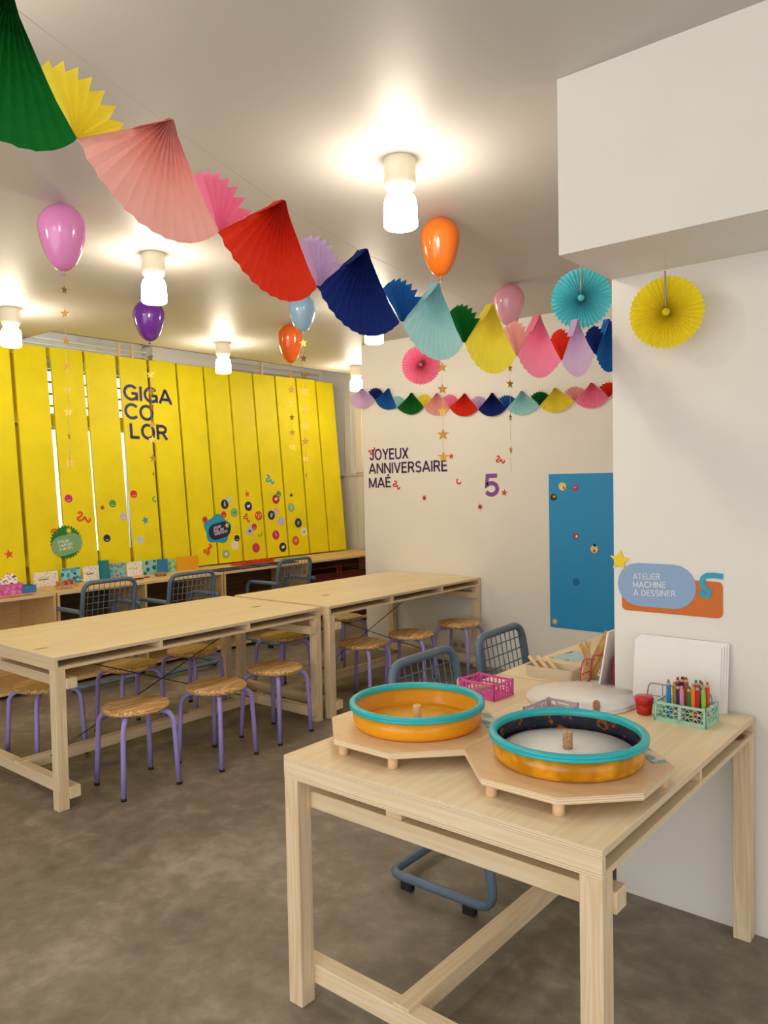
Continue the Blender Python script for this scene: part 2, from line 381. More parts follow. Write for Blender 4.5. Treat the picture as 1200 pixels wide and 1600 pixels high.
for yy in (3.98, 4.12, 5.75):
    p = MPL @ Vector((yy+.12, SLEN-.02, -.04))
    MB().box((p.x-XB-.01, p.y-.012, p.z-.75), (p.x-XB+.01, p.y+.012, p.z-.75+.17)).build('hanger_strip', M_DOWEL, scr)

# ------------------------------------------------------------------ box desks under the planks
def desk(y0, y1, div, label, backm=None):
    t = thing('box_desk', label, 'desk', (-6.11, (y0+y1)/2, 0), 0, 'open plywood box desks along the planks')
    X0, X1 = -6.40+6.11, -5.82+6.11; h = (y1-y0)/2; T = .02
    b = MB(); b.box((X0-.12, -h, .73), (X1, h, .75)); b.build('desktop', [M_BOXW], t)
    for s in (-1, 1):
        MB().box((X0, s*h, 0), (X1-.001, s*(h-T), .7299)).build('side_panel', M_BOXW, t)
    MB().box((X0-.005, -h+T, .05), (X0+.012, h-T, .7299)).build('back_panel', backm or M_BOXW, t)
    MB().box((X0+.012, -h+T, .03), (X1-.01, h-T, .05)).build('bottom_panel', M_BOXW, t)
    MB().box((X1-.0008, -h, .7305), (X1+.0006, h, .7495)).build('edge_band', M_LAYER, t)
    for d in div: MB().box((X0+.012, d-.01-(y0+y1)/2, .05), (X1-.002, d+.01-(y0+y1)/2, .7299)).build('divider', M_BOXW, t)
    return t
desk(1.75, 3.0, [], 'leftmost box desk, cut by the left photo edge, with the pink box on it')
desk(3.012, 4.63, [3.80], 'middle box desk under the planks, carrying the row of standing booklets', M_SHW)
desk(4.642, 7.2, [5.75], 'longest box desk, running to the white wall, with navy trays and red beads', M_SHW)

# ------------------------------------------------------------------ trestle tables
def table(label, x0, x1, y0, y1, dividers, side='both', legs='all', cables=True, group='pale pine work tables', legy=None, H=.75, offs=(-.10, -.06)):
    """x0<x1, y0<y1; box-section top, inner cross rails, centre beams"""
    cx, cy = (x0+x1)/2, (y0+y1)/2; hx, hy = (x1-x0)/2, (y1-y0)/2
    t = thing('work_table', label, 'table', (cx, cy, 0), 0, group)
    T = .018; zb = H-.066; L = .055
    tt = MB().box((-hx, -hy, H-T), (hx, hy, H), .0008).build('tabletop', M_PLY, t)
    e = MB()
    e.box((-hx+.001, -hy-.0006, H-T+.001), (hx-.001, -hy+.002, H-.0012)); e.box((hx-.002, -hy+.001, H-T+.001), (hx+.0006, hy-.001, H-.0012))
    e.build('plywood_edge', M_LAYER, tt)
    MB().box((-hx, -hy, zb), (hx, hy, zb+.014), .0008).build('lower_panel', M_PLY, t)
    e = MB(); e.box((hx-.002, -hy+.001, zb+.001), (hx+.0006, hy-.001, zb+.013)).box((-hx+.001, -hy-.0006, zb+.001), (hx-.001, -hy+.002, zb+.013)); e.build('plywood_edge', M_LAYER, t)
    for s in (-1, 1): MB().box((-hx, s*hy, zb+.0141), (hx, s*(hy-.018), H-T-.0001)).build('end_board', M_PLYX, t)
    for d in dividers: MB().box((-hx+.002, d-.009-cy, zb+.0141), (hx-.002, d+.009-cy, H-T-.0001)).build('divider', M_PLYX, t)
    for sx in (-1, 1):
        for sy in (-1, 1):
            X = sx*hx; Y = sy*hy
            if legy and (sx, sy) in legy: X, Y = legy[(sx, sy)][0]-cx, legy[(sx, sy)][1]-cy
            MB().box((X, Y, 0), (X-sx*L, Y-sy*L, zb-.0002), .002).build('leg', M_PLYZ, t)
    for sy in (-1, 1):
        if legy and (-1, sy) in legy: continue
        ya, yb = sy*(hy-L), sy*(hy-2*L)
        MB().box((-hx+.0, ya, zb-.098), (hx+.008, yb, zb-.048), .002).build('top_rail', M_PLYX, t)
        MB().box((-hx+.0, ya, .05), (hx+.008, yb, .107), .002).build('foot_rail', M_PLYX, t)
    yy = hy-L-.001
    y_hi = yy if not (legy and (-1, 1) in legy) else hy-L-.001
    to, fo = offs
    MB().box((to-L/2, -yy, zb-.0479), (to+L/2, y_hi, zb-.0003), .002).build('centre_beam', M_PLYL, t)
    MB().box((fo-L/2, -yy, .062), (fo+L/2, y_hi, .118), .002).build('foot_beam', M_PLYL, t)
    if cables:
        A = Vector((.02, -hy+.2, .121)); B = Vector((.02, hy-.2, .121)); Cc = Vector((.02, -hy+.25, zb-.03)); D = Vector((.02, hy-.25, zb-.03))
        c = MB(); c.tube([A, D], .003, 6); c.tube([B, Cc], .003, 6); c.build('bracing_cable', M_WIRE, t)
        q = A.lerp(D, .04); q2 = A.lerp(D, .12); MB().tube([q, q.lerp(q2, .2), q.lerp(q2, .8), q2], [.004, .008, .008, .004], 8).build('turnbuckle', M_CHROME, t)
    return t
table('nearest pine table, carrying the two drawing machines, in the right foreground', -1.7005, -.7025, 1.56, 2.765, [2.22], cables=False, legy={(-1, 1): (-1.36, 2.765)}, offs=(-.128, -.115))
table('left pine table whose near end is cut by the left photo edge, stools tucked beneath', -4.551, -3.576, 1.823, 3.638, [2.42, 3.03], offs=(-.235, -.06))
table('far pine table standing with its end against the white lettered wall', -4.51, -3.548, 3.686, 5.521, [4.36, 4.98])
table('narrow pine table running back behind the pillar, holding tray and leaflets', -1.7005, -1.203, 2.775, 4.60, [3.4, 4.0], cables=False,
      legy={(-1, -1): (-1.7005, 2.915), (1, -1): (-1.203, 2.915)})

# ------------------------------------------------------------------ stools
def stool_proto():
    t = thing('stool', 'x', 'stool', (0, 0, 0), 0, 'round pine stools with purple legs')
    MB().lathe([(.02, .402), (.155, .400), (.166, .404), (.171, .412), (.171, .421), (.167, .428), (.158, .432), (.0001, .432)], 40, cap=(True, False)).build('seat', M_SEAT, t)
    for k in range(4):
        a = PI/4+k*PI/2; u = Vector((math.cos(a), math.sin(a), 0))
        P = lambda r, z: u*r+Vector((0, 0, z))
        pts = [P(.06, .388), P(.125, .388)]+arc(P(.14, .388), P(.188, .386), P(.198, .33), 6)+[P(.206, .2), P(.216, .012)]
        lg = MB().tube(pts, .0135, 10).build('leg', M_PURP, t)
        f = MB().lathe([(.0145, 0), (.0145, .014)], 10, c=(u.x*.2165, u.y*.2165, 0)).build('foot_cap', M_RUB, lg)
    MB().box((-.06, -.03, .383), (.06, .03, .399)).build('mounting_plate', M_PURP, t)
    return t
st0 = stool_proto()
stools = [
 (212, 1098, -6, 'nearest pine stool with purple legs, in front of the left table'),
 (338, 1068, 12, 'pine stool second from the left in the row before the left table'),
 (430, 1040, 8, 'pine stool before the left table, nearest to its right-hand leg'),
 (70, 1066, 5, 'stool half hidden behind the near leg of the left table'),
 (202, 1036, 0, 'shaded stool tucked under the left table, right behind the nearest stool'),
 (300, 1013, 14, 'shaded stool under the left table, at the middle of its far side'),
 (430, 988, 0, 'shaded stool behind the gap between the two long tables'),
 (566, 1002, 10, 'pine stool nearest the near leg of the far table'),
 (642, 988, 20, 'middle one of the three stools in front of the far table'),
 (717, 971, 8, 'pine stool by the white wall at the end of the far table'),
 (535, 962, 0, 'stool on the far side of the far table, glimpsed behind its near leg')]
for i, (px, py, rz, lb) in enumerate(stools):
    o = st0 if i == 0 else copy_tree(st0)
    p = at(px, py, z=.432); x, y = p.x, p.y
    if i == 6: x, y = -4.33, 3.99
    o.location = (x, y, 0); o.rotation_euler = (0, 0, math.radians(rz)); o['label'] = lb

# ------------------------------------------------------------------ wire-back chairs
def chair_proto():
    t = thing('wire_chair', 'x', 'chair', (0, 0, 0), 0, 'blue-grey tubular chairs with wire mesh backs')
    R = .0175; a = .262; zf = .045; za = .625
    P = [Vector((-.26, 0, zf))]
    side = [(-.24, -a+.05, zf)]
    def one(s):
        q = [Vector((-.25, 0, zf)), Vector((-.25, s*(a-.06), zf))]
        q += arc((-.25, s*(a-.05), zf), (-.25, s*a, zf), (-.2, s*a, zf))
        q += arc((.14, s*a, zf), (.21, s*a, zf), (.205, s*a, zf+.07))
        q += arc((.135, s*a, za-.06), (.125, s*a, za), (.065, s*a, za))
        q += [Vector((-.275, s*a, za))]
        return q
    pts = one(1)[::-1][:-1]+one(-1)
    sf = MB().tube(pts, R, 12).build('side_frame', M_STEEL, t)
    for s in (-1, 1):
        for x in (-.17, .11): MB().box((x-.025, s*a-.014, 0), (x+.025, s*a+.014, zf-.012), .003).build('rubber_foot', M_RUB, sf)
    w = .222
    bx = lambda z: -.2-(z-.42)*.165
    bp = [(bx(.43)+.14, -w, .425), (bx(.43)+.03, -w, .43)]
    bp += arc((bx(.44), -w, .44), (bx(.47), -w, .46), (bx(.5), -w, .5))
    bp += arc((bx(.76), -w, .76), (bx(.838), -w, .838), (bx(.838), -w+.085, .838), 7)
    full = [Vector(p) for p in bp]; mir = [Vector((p[0], -p[1], p[2])) for p in full][::-1]
    MB().tube(full+mir, R, 12).build('back_frame', M_STEEL, t)
    m = MB()
    for k in range(9):
        y = -w+.045*(k+.95); e = .02 if k in (0, 8) else 0
        m.tube([(bx(.831-e*1.2), y, .831-e*1.2), (bx(.46), y, .46)], .0028, 6)
    for k in range(7):
        z = .52+.052*k; m.tube([(bx(z)-.004, -w+.005, z), (bx(z)-.004, w-.005, z)], .0028, 6)
    m.build('back_mesh', M_STEEL, t)
    fr = arc((-.14, -w, .425), (-.14, -w, .425), (.11, -w, .425), 2)+arc((.12, -w, .425), (.165, -w, .425), (.165, -w+.05, .425))
    full = [Vector(p) for p in fr]; mir = [Vector((p[0], -p[1], p[2])) for p in full][::-1]
    MB().tube(full+mir, .011, 10).build('seat_frame', M_STEEL, t)
    m = MB()
    for k in range(9): y = -w+.045*(k+.95); m.tube([(-.17, y, .432), (.16, y, .432)], .0028, 6)
    for k in range(7): x = -.16+.045*k; m.tube([(x, -w+.005, .427), (x, w-.005, .427)], .0028, 6)
    m.build('seat_mesh', M_STEEL, t)
    m = MB()
    for s in (-1, 1): m.tube([(bx(.625), s*(w-.01), .625), (bx(.625), s*(a+.005), .625)], .01, 8); m.tube([(.165, s*(w-.05), .425), (.19, s*a, .425)], .008, 8)
    m.build('bracket', M_STEEL, t)
    return t
ch0 = chair_proto()
chairs = [(-1.65, 2.55, 1, 'blue-grey wire-back chair right behind the orange tub, at the pine table'),
          (-1.675, 3.20, 3, 'blue-grey wire-back chair standing nearest the blue magnetic panel'),
          (None, (172, -5.52), 180, 'wire-back chair at the desks, leftmost, before the turquoise booklets'),
          (None, (301, -5.37), 180, 'wire-back chair at the desks, before the orange booklet stand'),
          (None, (460, -5.50), 182, 'wire-back chair farthest away, before the navy trays on the long desk')]
for i, (x, y, rz, lb) in enumerate(chairs):
    o = ch0 if i == 0 else copy_tree(ch0)
    if x is None:
        p = at(y[0], {172: 930, 301: 912, 460: 893}[y[0]], x=y[1]); x, y = y[1]-.26, p.y
    o.location = (x, y, 0); o.rotation_euler = (0, 0, math.radians(rz)); o['label'] = lb

# ------------------------------------------------------------------ paper colours and fans
PAPER = {'green': '#0b6b25', 'yellow': '#f6e54c', 'salmon': '#f3b3ac', 'hot pink': '#fb8fb6', 'red': '#e2371d', 'lilac': '#dabde4',
         'navy': '#142a78', 'blue': '#2067b4', 'pale blue': '#aee0e4', 'pink': '#fb90b2'}
def pmat(c): return mat('tissue_'+c.replace(' ', '_'), PAPER[c], .75, .25, noise=.05, nscale=14, trans=.38)
def fan_mb(R, th0, th1, npl, a0, a1, up=False, jag=0.0, rings=7, seed=0, R1=None):
    """accordion fan in the local YZ plane, apex at the origin, from angle th0 to th1 (from straight down, or up)"""
    rnd = random.Random(seed); m = MB(); sg = 1 if up else -1; K = 2*npl; vs = []
    Ra, Rb = (R, R) if R1 is None else R1
    for i in range(K+1):
        f = i/K; th = th0+(th1-th0)*f; zz = (1 if i % 2 else -1)
        w = abs(2*f-1)**3; Rr = R*(1-w)+(Ra if f < .5 else Rb)*w
        for j in range(rings+1):
            r = Rr*(j/rings); am = a0+(a1-a0)*(j/rings)**.7
            rr = r*(1+(jag*zz if j == rings else 0))
            if j == 0: vs.append((zz*am, (f-.5)*.012, 0))
            else: vs.append((zz*am+rnd.uniform(-.0006, .0006), rr*math.sin(th), sg*rr*math.cos(th)))
    n = rings+1
    fs = [(i*n+j, (i+1)*n+j, (i+1)*n+j+1, i*n+j+1) for i in range(K) for j in range(rings)]
    m.add(vs, fs, False); return m
def garland(label, apexes, junctions, bigs, smalls, R, r2, name, npl=12, a0=.012, a1=.0025, extra=None):
    """junctions: one point before the first apex, one between each pair, one after the last"""
    root = thing(name, label, 'garland', apexes[0]); o = Vector(apexes[0])
    A = [Vector(p) for p in apexes]; J = [Vector(p) for p in junctions]
    def ang(d, e, sg):
        h = Vector((e.x, e.y)).normalized(); return math.atan2(Vector((d.x, d.y)).dot(h), sg*d.z)
    for i, (p, c) in enumerate(zip(A, bigs)):
        e = J[i+1]-J[i]; rz = math.atan2(e.y, e.x)-PI/2
        t0, t1 = ang(J[i]-p, e, -1), ang(J[i+1]-p, e, -1)
        b = fan_mb(R, t0, t1, npl, a0, a1, seed=i, R1=((J[i]-p).length, (J[i+1]-p).length))
        b.build('large_fan', pmat(c), root, loc=p-o, rot=(0, 0, rz), label=c+' large paper fan')
        if a0 > .01:
            d = (J[i]-p).normalized(); sx = Vector((1, 0, 0)); nn = d.cross(sx).normalized(); Mx = Matrix((sx, d, nn)).transposed().to_4x4()
            MB().obox(Mx, (-a0*1.05, -.004, -.0022), (a0*1.05, .085, -.001)).build('end_tab', pmat(c), root, loc=p-o, label=c+' stiff end tab')
    for i, c in enumerate(smalls):
        q = J[i+1]; e = A[i+1]-A[i]; rz = math.atan2(e.y, e.x)-PI/2
        t0, t1 = ang(A[i]-q, e, 1), ang(A[i+1]-q, e, 1)
        b = fan_mb(r2, t0*.93, t1*1.05, 7, .002, a0*.8, up=True, jag=.045, rings=4, seed=50+i)
        b.build('small_fan', pmat(c), root, loc=q-o, rot=(0, 0, rz), label=c+' small paper fan')
    pts = [p-o+Vector((0, 0, -.006)) for p in A]
    if extra: pts = [Vector(extra[0])-o]+pts+[Vector(extra[1])-o]
    MB().tube(pts, .0005, 5).build('string', M_STRING, root)
    return root
ax = [(-1.085, .515, 2.225), (-1.134, .807, 2.172), (-1.184, 1.111, 2.129), (-1.211, 1.398, 2.099), (-1.217, 1.695, 2.076), (-1.219, 1.968, 2.066), (-1.228, 2.266, 2.082), (-1.249, 2.584, 2.118), (-1.26, 2.88, 2.165)]
jp = [(117, 217), (341, 360), (498, 446), (628, 502), (725, 535), (807, 555), (877, 562), (930, 553)]
jj = [at(px, py, x=(ax[i][0]+ax[i+1][0])/2) for i, (px, py) in enumerate(jp)]
jj = [jj[0]-Vector((-.045, .29, -.05))]+jj+[Vector((-1.27, 3.02, 2.04))]
garland('long hanging garland of big coloured paper fans crossing the photo from the upper left', ax, jj,
        ['green', 'salmon', 'red', 'navy', 'pale blue', 'yellow', 'pink', 'lilac', 'blue'],
        ['yellow', 'hot pink', 'lilac', 'blue', 'green', 'salmon', 'red', 'navy'], .20, .10, 'fan_garland',
        extra=((-.9, -.3, HC), (-1.3, 4.6, HC)))
yw_ = YB-.02
apx = [(565, 607), (607, 607), (643, 614), (683, 614), (726, 615), (769, 614), (815, 611), (867, 606), (924, 598), (985, 588)]
jpx = [(545, 622), (586, 624), (620, 637), (662, 635), (702, 636), (747, 639), (791, 638), (843, 633), (897, 626), (951, 620), (1015, 606)]
A2 = [at(px, py, y=yw_) for px, py in apx]; J2 = [at(px, py, y=yw_) for px, py in jpx]
garland('garland of smaller coloured paper fans pinned straight across the white wall', A2, J2,
        ['lilac', 'blue', 'green', 'salmon', 'red', 'navy', 'pale blue', 'yellow', 'pink', 'lilac'],
        ['navy', 'pale blue', 'yellow', 'hot pink', 'lilac', 'blue', 'green', 'salmon', 'red'], .19, .105, 'wall_fan_garland', a0=.008, a1=.003)

def rosette(label, c, R, loc, rot, topz, npl=40, hole=False, seed=1):
    root = thing('paper_rosette', label, 'decoration', loc, 0, 'round pleated paper rosettes'); root.rotation_euler = rot
    m = MB(); K = 2*npl; rings = [.06, .18, .55, .9, 1.0]; vs = []
    for i in range(K):
        a = 2*PI*i/K; z = 1 if i % 2 else -1
        for j, f in enumerate(rings):
            am = [.012, .009, .007, .006, .005][j]; r = R*f*(1.03 if (z > 0 and j == 4) else (.955 if j == 4 else 1))
            vs.append((r*math.cos(a), z*am, r*math.sin(a)))
    n = len(rings); fs = []
    for i in range(K):
        for j in range(n-1):
            if hole and j == 2 and (i//2) % 2 == 0: pass
            fs.append((i*n+j, ((i+1) % K)*n+j, ((i+1) % K)*n+j+1, i*n+j+1))
    m.add(vs, fs, False); m.build('pleated_disc', pmat2(c), root)
    MB().lathe([(.0001, -.013), (.012, -.012), (.014, 0), (.012, .012), (.0001, .013)], 12, cap=(False, False)).build('centre', pmat2(c), root, rot=(PI/2, 0, 0))
    return root
def pmat2(h): return mat('rosette_'+h.strip('#'), h, .7, .25, trans=.3)
def hanger(loc, top, clip=True, nm='rosette'):
    r = MB().tube([(0, 0, 0), (0, 0, top-loc[2])], .0007, 5)
    return r
def ros(label, c, R, loc, rz, topz, clip=True):
    t = rosette(label, c, R, loc, (0, 0, rz), topz)
    MB().tube([(0, -.018, .0), (0, -.018, topz-loc[2]-.001)], .0008, 5).build('string', M_STRING, t)
    if clip: MB().box((-.003, -.024, .03), (.003, -.0165, .13)).build('hanging_strip', mat('grey_strip', '#8f8f8c', .5), t)
V = lambda *a: Vector(a)
ros('yellow pleated paper rosette hanging before the white pillar', '#fbea38', .118, at(1041, 488, y=2.60), math.radians(12), BZ)
ros('turquoise pleated paper rosette hanging beside the pillar, behind the bulkhead', '#66d2e0', .118, V(-1.373, 2.90, 2.268), math.radians(20), HC)
ros('pink pleated paper rosette hanging in front of the white wall', '#fb8cb2', .135, V(-3.198, 4.276, 2.356), math.radians(25), HC, False)
ros('purple paper rosette, only its rim showing beside the pillar edge', '#7c4fb8', .118, at(967, 532, y=4.1), math.radians(20), HC, False)

# ------------------------------------------------------------------ balloons with star strings
def balloon(label, hexc, x, y, w, h, glabel, stars, col, pearl=0):
    ztop = HC-.004; zc = ztop-w/2
    t = thing('balloon', label, 'balloon', (x, y, ztop-h), 0, 'helium balloons under the ceiling')
    R = w/2; pr = []
    for i in range(26):
        a = PI*i/25; r = R*math.sin(a); z = R*math.cos(a)
        if z < 0:
            k = (h-R)/R; z = z*k; r = r*(1-.16*(abs(z)/(h-R))**1.0*math.sin(a))
        pr.append((max(r, .0006), z+h-R))
    pr = pr[::-1]; pr[0] = (.006, .006)
    MB().lathe(pr, 36, cap=(True, False)).build('skin', mat('balloon_'+hexc.strip('#'), hexc, .16, .6, trans=.25, coat=.5), t)
    MB().lathe([(.011, -.017), (.006, -.010), (.0035, -.003), (.006, .004), (.005, .009)], 12).build('neck', mat('balloon_'+hexc.strip('#'), hexc), t)
    g = thing('star_garland', glabel, 'garland', (x, y, ztop-h-.008), 0, 'gold star strings hanging from balloons')
    g0 = Vector((x, y, ztop-h-.008)); last = None
    for i, (px, py, r, rz) in enumerate(stars):
        z = at(px, py, y=y).z if False else None
        # height of this star on the string from its pixel row
        d = ray(px, py); k = math.hypot(x, y)/math.hypot(d.x, d.y); z = CH+d.z*k
        R0 = r*scl((x, y, z)); o2 = []
        for q in range(10):
            a = PI/2+q*PI/5; rr = R0 if q % 2 == 0 else R0*.42; o2.append((rr*math.cos(a), rr*math.sin(a)))
        Mx = Matrix.Translation((0, 0, z-g0.z)) @ Matrix.Rotation(math.radians(rz), 4, 'Z') @ Matrix.Rotation(PI/2, 4, 'X')
        MB().prism(o2, Mx @ Matrix.Translation((0, 0, -.0006)), .0012).build('star', M_GOLD, g)
        last = z
    MB().tube([(0, -.0015, 0), (0, -.0015, last-g0.z-.03)], .0009, 5).build('thread', M_STRING, g)
A = 38
balloon('large pink-lilac balloon at the upper left', '#f09ede', -3.403, 1.842, .212, .30, 'string of gold stars hanging from the pink-lilac balloon at the left',
        [(103, 453, 7, 110), (104, 490, 8, 35), (107, 533, 7, 95), (108, 572, 7, 60), (109, 609, 7, 50), (112, 644, 8, 40), (113, 682, 6, 125), (115, 722, 9, 30)], 0)
balloon('purple balloon under the lamp over the yellow planks', '#7d35b0', -4.682, 3.143, .215, .285, 'string of stars hanging from the purple balloon across the navy lettering',
        [(236, 559, 7, 20), (237, 585, 7, 38), (238, 611, 8, 30), (239, 635, 6, 85), (239, 664, 7, 60), (240, 687, 7, 40), (241, 716, 7, 30), (243, 740, 4, 110)], 0)
balloon('pale blue balloon touching the ceiling behind the red paper fan', '#a8d0ec', -3.823, 3.775, .192, .248, 'string of bright stars hanging from the pale blue balloon',
        [(477, 536, 7, 20), (477, 560, 7, 80), (477, 587, 7, 65), (478, 611, 8, 38), (479, 639, 7, 30), (480, 665, 9, 38), (481, 690, 7, 45), (482, 717, 7, 40), (483, 742, 6, 120)], 0)
balloon('smaller orange balloon to the left of the pale blue balloon', '#f0701e', -4.591, 4.388, .20, .31, 'string of small dull stars hanging from the smaller orange balloon',
        [(454, 586, 6, 80), (453, 609, 7, 60), (454, 630, 6, 40), (455, 652, 6, 85), (455, 676, 6, 55), (456, 698, 7, 38)], 0)
balloon('larger orange balloon beside the nearest ceiling lamp', '#f58220', -2.234, 3.159, .194, .285, 'string of stars hanging from the larger orange balloon before the white wall',
        [(693, 466, 6, 20), (691, 574, 9, 38), (691, 608, 9, 45), (692, 643, 9, 30), (692, 679, 10, 38), (692, 714, 10, 40)], 0)
balloon('light pink balloon between the yellow and pink paper fans', '#fbbdd3', -2.652, 4.523, .206, .27, 'string of thin edge-on stars hanging from the light pink balloon',
        [(795, 575, 7, 80), (794, 600, 8, 70), (794, 652, 7, 95), (794, 682, 7, 122), (795, 703, 7, 95), (795, 730, 6, 122)], 0)

# ------------------------------------------------------------------ lettering and stickers
def el(cx, cy, rx, ry, a0, a1, n=12): return [(cx+rx*math.cos(math.radians(a0+(a1-a0)*k/n)), cy+ry*math.sin(math.radians(a0+(a1-a0)*k/n))) for k in range(n+1)]
T_ = .5   # glyph strokes: centre lines inside a unit cap height, by letter: (width, [strokes])
GL = {
 'A': (.74, [[(.02, 0), (.37, 1)], [(.37, 1), (.72, 0)], [(.14, .3), (.60, .3)]]), 'C': (.72, [el(.42, .5, .36, .46, 42, 318, 18)]),
 'D': (.70, [[(.06, 0), (.06, 1)], [(.0, .94), (.28, .94)]+el(.28, .5, .36, .44, 90, -90, 12)+[(.0, .06)]]),
 'E': (.56, [[(.06, 0), (.06, 1)], [(0, .94), (.54, .94)], [(0, .52), (.50, .52)], [(0, .06), (.56, .06)]]),
 'F': (.54, [[(.06, 0), (.06, 1)], [(0, .94), (.54, .94)], [(0, .50), (.48, .50)]]),
 'G': (.78, [el(.42, .5, .37, .46, 42, 330, 18), [(.44, .46), (.79, .46)], [(.74, .46), (.74, .0)]]),
 'H': (.68, [[(.06, 0), (.06, 1)], [(.62, 0), (.62, 1)], [(.06, .5), (.62, .5)]]), 'I': (.14, [[(.07, 0), (.07, 1)]]),
 'J': (.48, [[(.42, 1), (.42, .26)]+el(.23, .26, .19, .21, 0, -180, 10)]), 'L': (.52, [[(.06, 0), (.06, 1)], [(0, .06), (.52, .06)]]),
 'M': (.84, [[(.06, 0), (.06, 1)], [(.78, 0), (.78, 1)], [(.07, .97), (.42, .06)], [(.77, .97), (.42, .06)]]),
 'N': (.70, [[(.06, 0), (.06, 1)], [(.64, 0), (.64, 1)], [(.07, .97), (.63, .03)]]), 'O': (.80, [el(.40, .5, .34, .46, 0, 360, 26)]),
 'P': (.60, [[(.06, 0), (.06, 1)], [(0, .94), (.32, .94)]+el(.32, .69, .22, .25, 90, -90, 9)+[(0, .44)]]),
 'R': (.64, [[(.06, 0), (.06, 1)], [(0, .94), (.33, .94)]+el(.33, .71, .23, .23, 90, -90, 9)+[(0, .48)], [(.34, .48), (.60, 0)]]),
 'S': (.60, [el(.30, .73, .23, .22, 28, 262, 12)[:-1]+el(.30, .27, .24, .23, 80, -152, 12)]), 'T': (.60, [[(.30, 0), (.30, 1)], [(0, .94), (.60, .94)]]),
 'U': (.68, [[(.06, 1), (.06, .34)]+el(.34, .34, .28, .29, 180, 360, 12)+[(.62, 1)]]), 'V': (.68, [[(.03, 1), (.34, 0)], [(.34, 0), (.65, 1)]]),
 'X': (.66, [[(.04, 0), (.62, 1)], [(.04, 1), (.62, 0)]]), 'Y': (.66, [[(.04, 1), (.33, .45)], [(.62, 1), (.33, .45)], [(.33, .5), (.33, 0)]]),
 '5': (.62, [[(.56, .94), (.14, .94), (.09, .50)]+el(.30, .33, .26, .27, 135, -150, 14)]), '!': (.14, [[(.07, .3), (.07, 1)], [(.07, 0), (.07, .13)]]),
 '&': (.70, [[(.68, .0), (.20, .62)]+el(.33, .76, .16, .18, 215, -35, 10)+[(.12, .38)]+el(.28, .24, .20, .20, 140, 330, 8)+[(.62, .46)]]), ' ': (.3, [])}
GL['É'] = (.56, GL['E'][1]+[[(.22, 1.1), (.38, 1.27)]]); GL['À'] = (.74, GL['A'][1]+[[(.28, 1.27), (.44, 1.1)]])
def text(txt, M, x, y, w, h, material, parent=None, name='lettering', bold=.13, t=.0012, off=.0012):
    """grotesque capitals from strokes; baseline-left at (x, y) of frame M, overall width w, cap height h"""
    hb = max(bold, .1)/2; tot = 0
    for i, ch in enumerate(txt): tot += GL[ch][0]+(.12 if i < len(txt)-1 else 0)
    kx = w/tot; m = MB(); cx = x; Z = M @ Matrix.Translation((0, 0, off))
    for ch in txt:
        wd, strokes = GL[ch]
        for st in strokes:
            pts = [(cx+px*kx, y+py*h) for px, py in st]; n = len(pts); wdt = hb*h; L_, R2 = [], []
            closed = n > 3 and abs(pts[0][0]-pts[-1][0])+abs(pts[0][1]-pts[-1][1]) < 1e-6*h+1e-9
            for i, p in enumerate(pts):
                a = pts[i-1] if i > 0 else (pts[-2] if closed else p); b = pts[i+1] if i < n-1 else (pts[1] if closed else p)
                d1 = Vector((p[0]-a[0], p[1]-a[1])); d2 = Vector((b[0]-p[0], b[1]-p[1]))
                if d1.length < 1e-9: d1 = d2
                if d2.length < 1e-9: d2 = d1
                d1.normalize(); d2.normalize(); nn = Vector((-(d1.y+d2.y), d1.x+d2.x)).normalized(); k = wdt/max(.55, nn.dot(Vector((-d1.y, d1.x))))
                L_.append((p[0]+nn.x*k, p[1]+nn.y*k)); R2.append((p[0]-nn.x*k, p[1]-nn.y*k))
            for i in range(n-1): m.prism([R2[i], R2[i+1], L_[i+1], L_[i]], Z, t)
        cx += (wd+.12)*kx
    return m.build(name, material, parent)
def disc2(r, n=24, rx=None): rx = rx or r; return [(rx*math.cos(2*PI*i/n), r*math.sin(2*PI*i/n)) for i in range(n)]
def star2(R, k=5, inner=.42, rot=0): return [((R if i % 2 == 0 else R*inner)*math.cos(PI/2+rot+i*PI/k), (R if i % 2 == 0 else R*inner)*math.sin(PI/2+rot+i*PI/k)) for i in range(2*k)]
def stadium(w, h, n=10, rot=0):
    r = h/2; q = []
    for s in (1, -1):
        for i in range(n+1):
            a = -PI/2+PI*i/n; q.append((s*(w/2-r+r*math.cos(a)), s*r*math.sin(a)))
    c, s = math.cos(rot), math.sin(rot); return [(x*c-y*s, x*s+y*c) for x, y in q]
def rrect(w, h, r, n=5):
    q = []
    for cx, cy, a0 in ((w/2-r, h/2-r, 0), (-w/2+r, h/2-r, PI/2), (-w/2+r, -h/2+r, PI), (w/2-r, -h/2+r, 1.5*PI)):
        for i in range(n+1): a = a0+PI/2*i/n; q.append((cx+r*math.cos(a), cy+r*math.sin(a)))
    return q
def ribbon2(pts, wd):
    L = []; Rr = []
    for i, p in enumerate(pts):
        a = pts[max(i-1, 0)]; b = pts[min(i+1, len(pts)-1)]; dx, dy = b[0]-a[0], b[1]-a[1]; l = math.hypot(dx, dy) or 1
        L.append((p[0]-dy/l*wd, p[1]+dx/l*wd)); Rr.append((p[0]+dy/l*wd, p[1]-dx/l*wd))
    return L, Rr
def ribbon(m, pts, wd, M, t, off=0):
    L, R_ = ribbon2(pts, wd)
    for i in range(len(pts)-1): m.prism([R_[i], R_[i+1], L[i+1], L[i]], M @ Matrix.Translation((0, 0, off)), t)
SQ = [(-.90, .57), (-.52, .76), (-.24, .48), (-.52, .10), (-1.0, -.10), (-.81, -.48), (-.24, -.38), (.14, 0), (.33, -.38), (.62, -.76), (.90, -.57), (.95, -.15)]
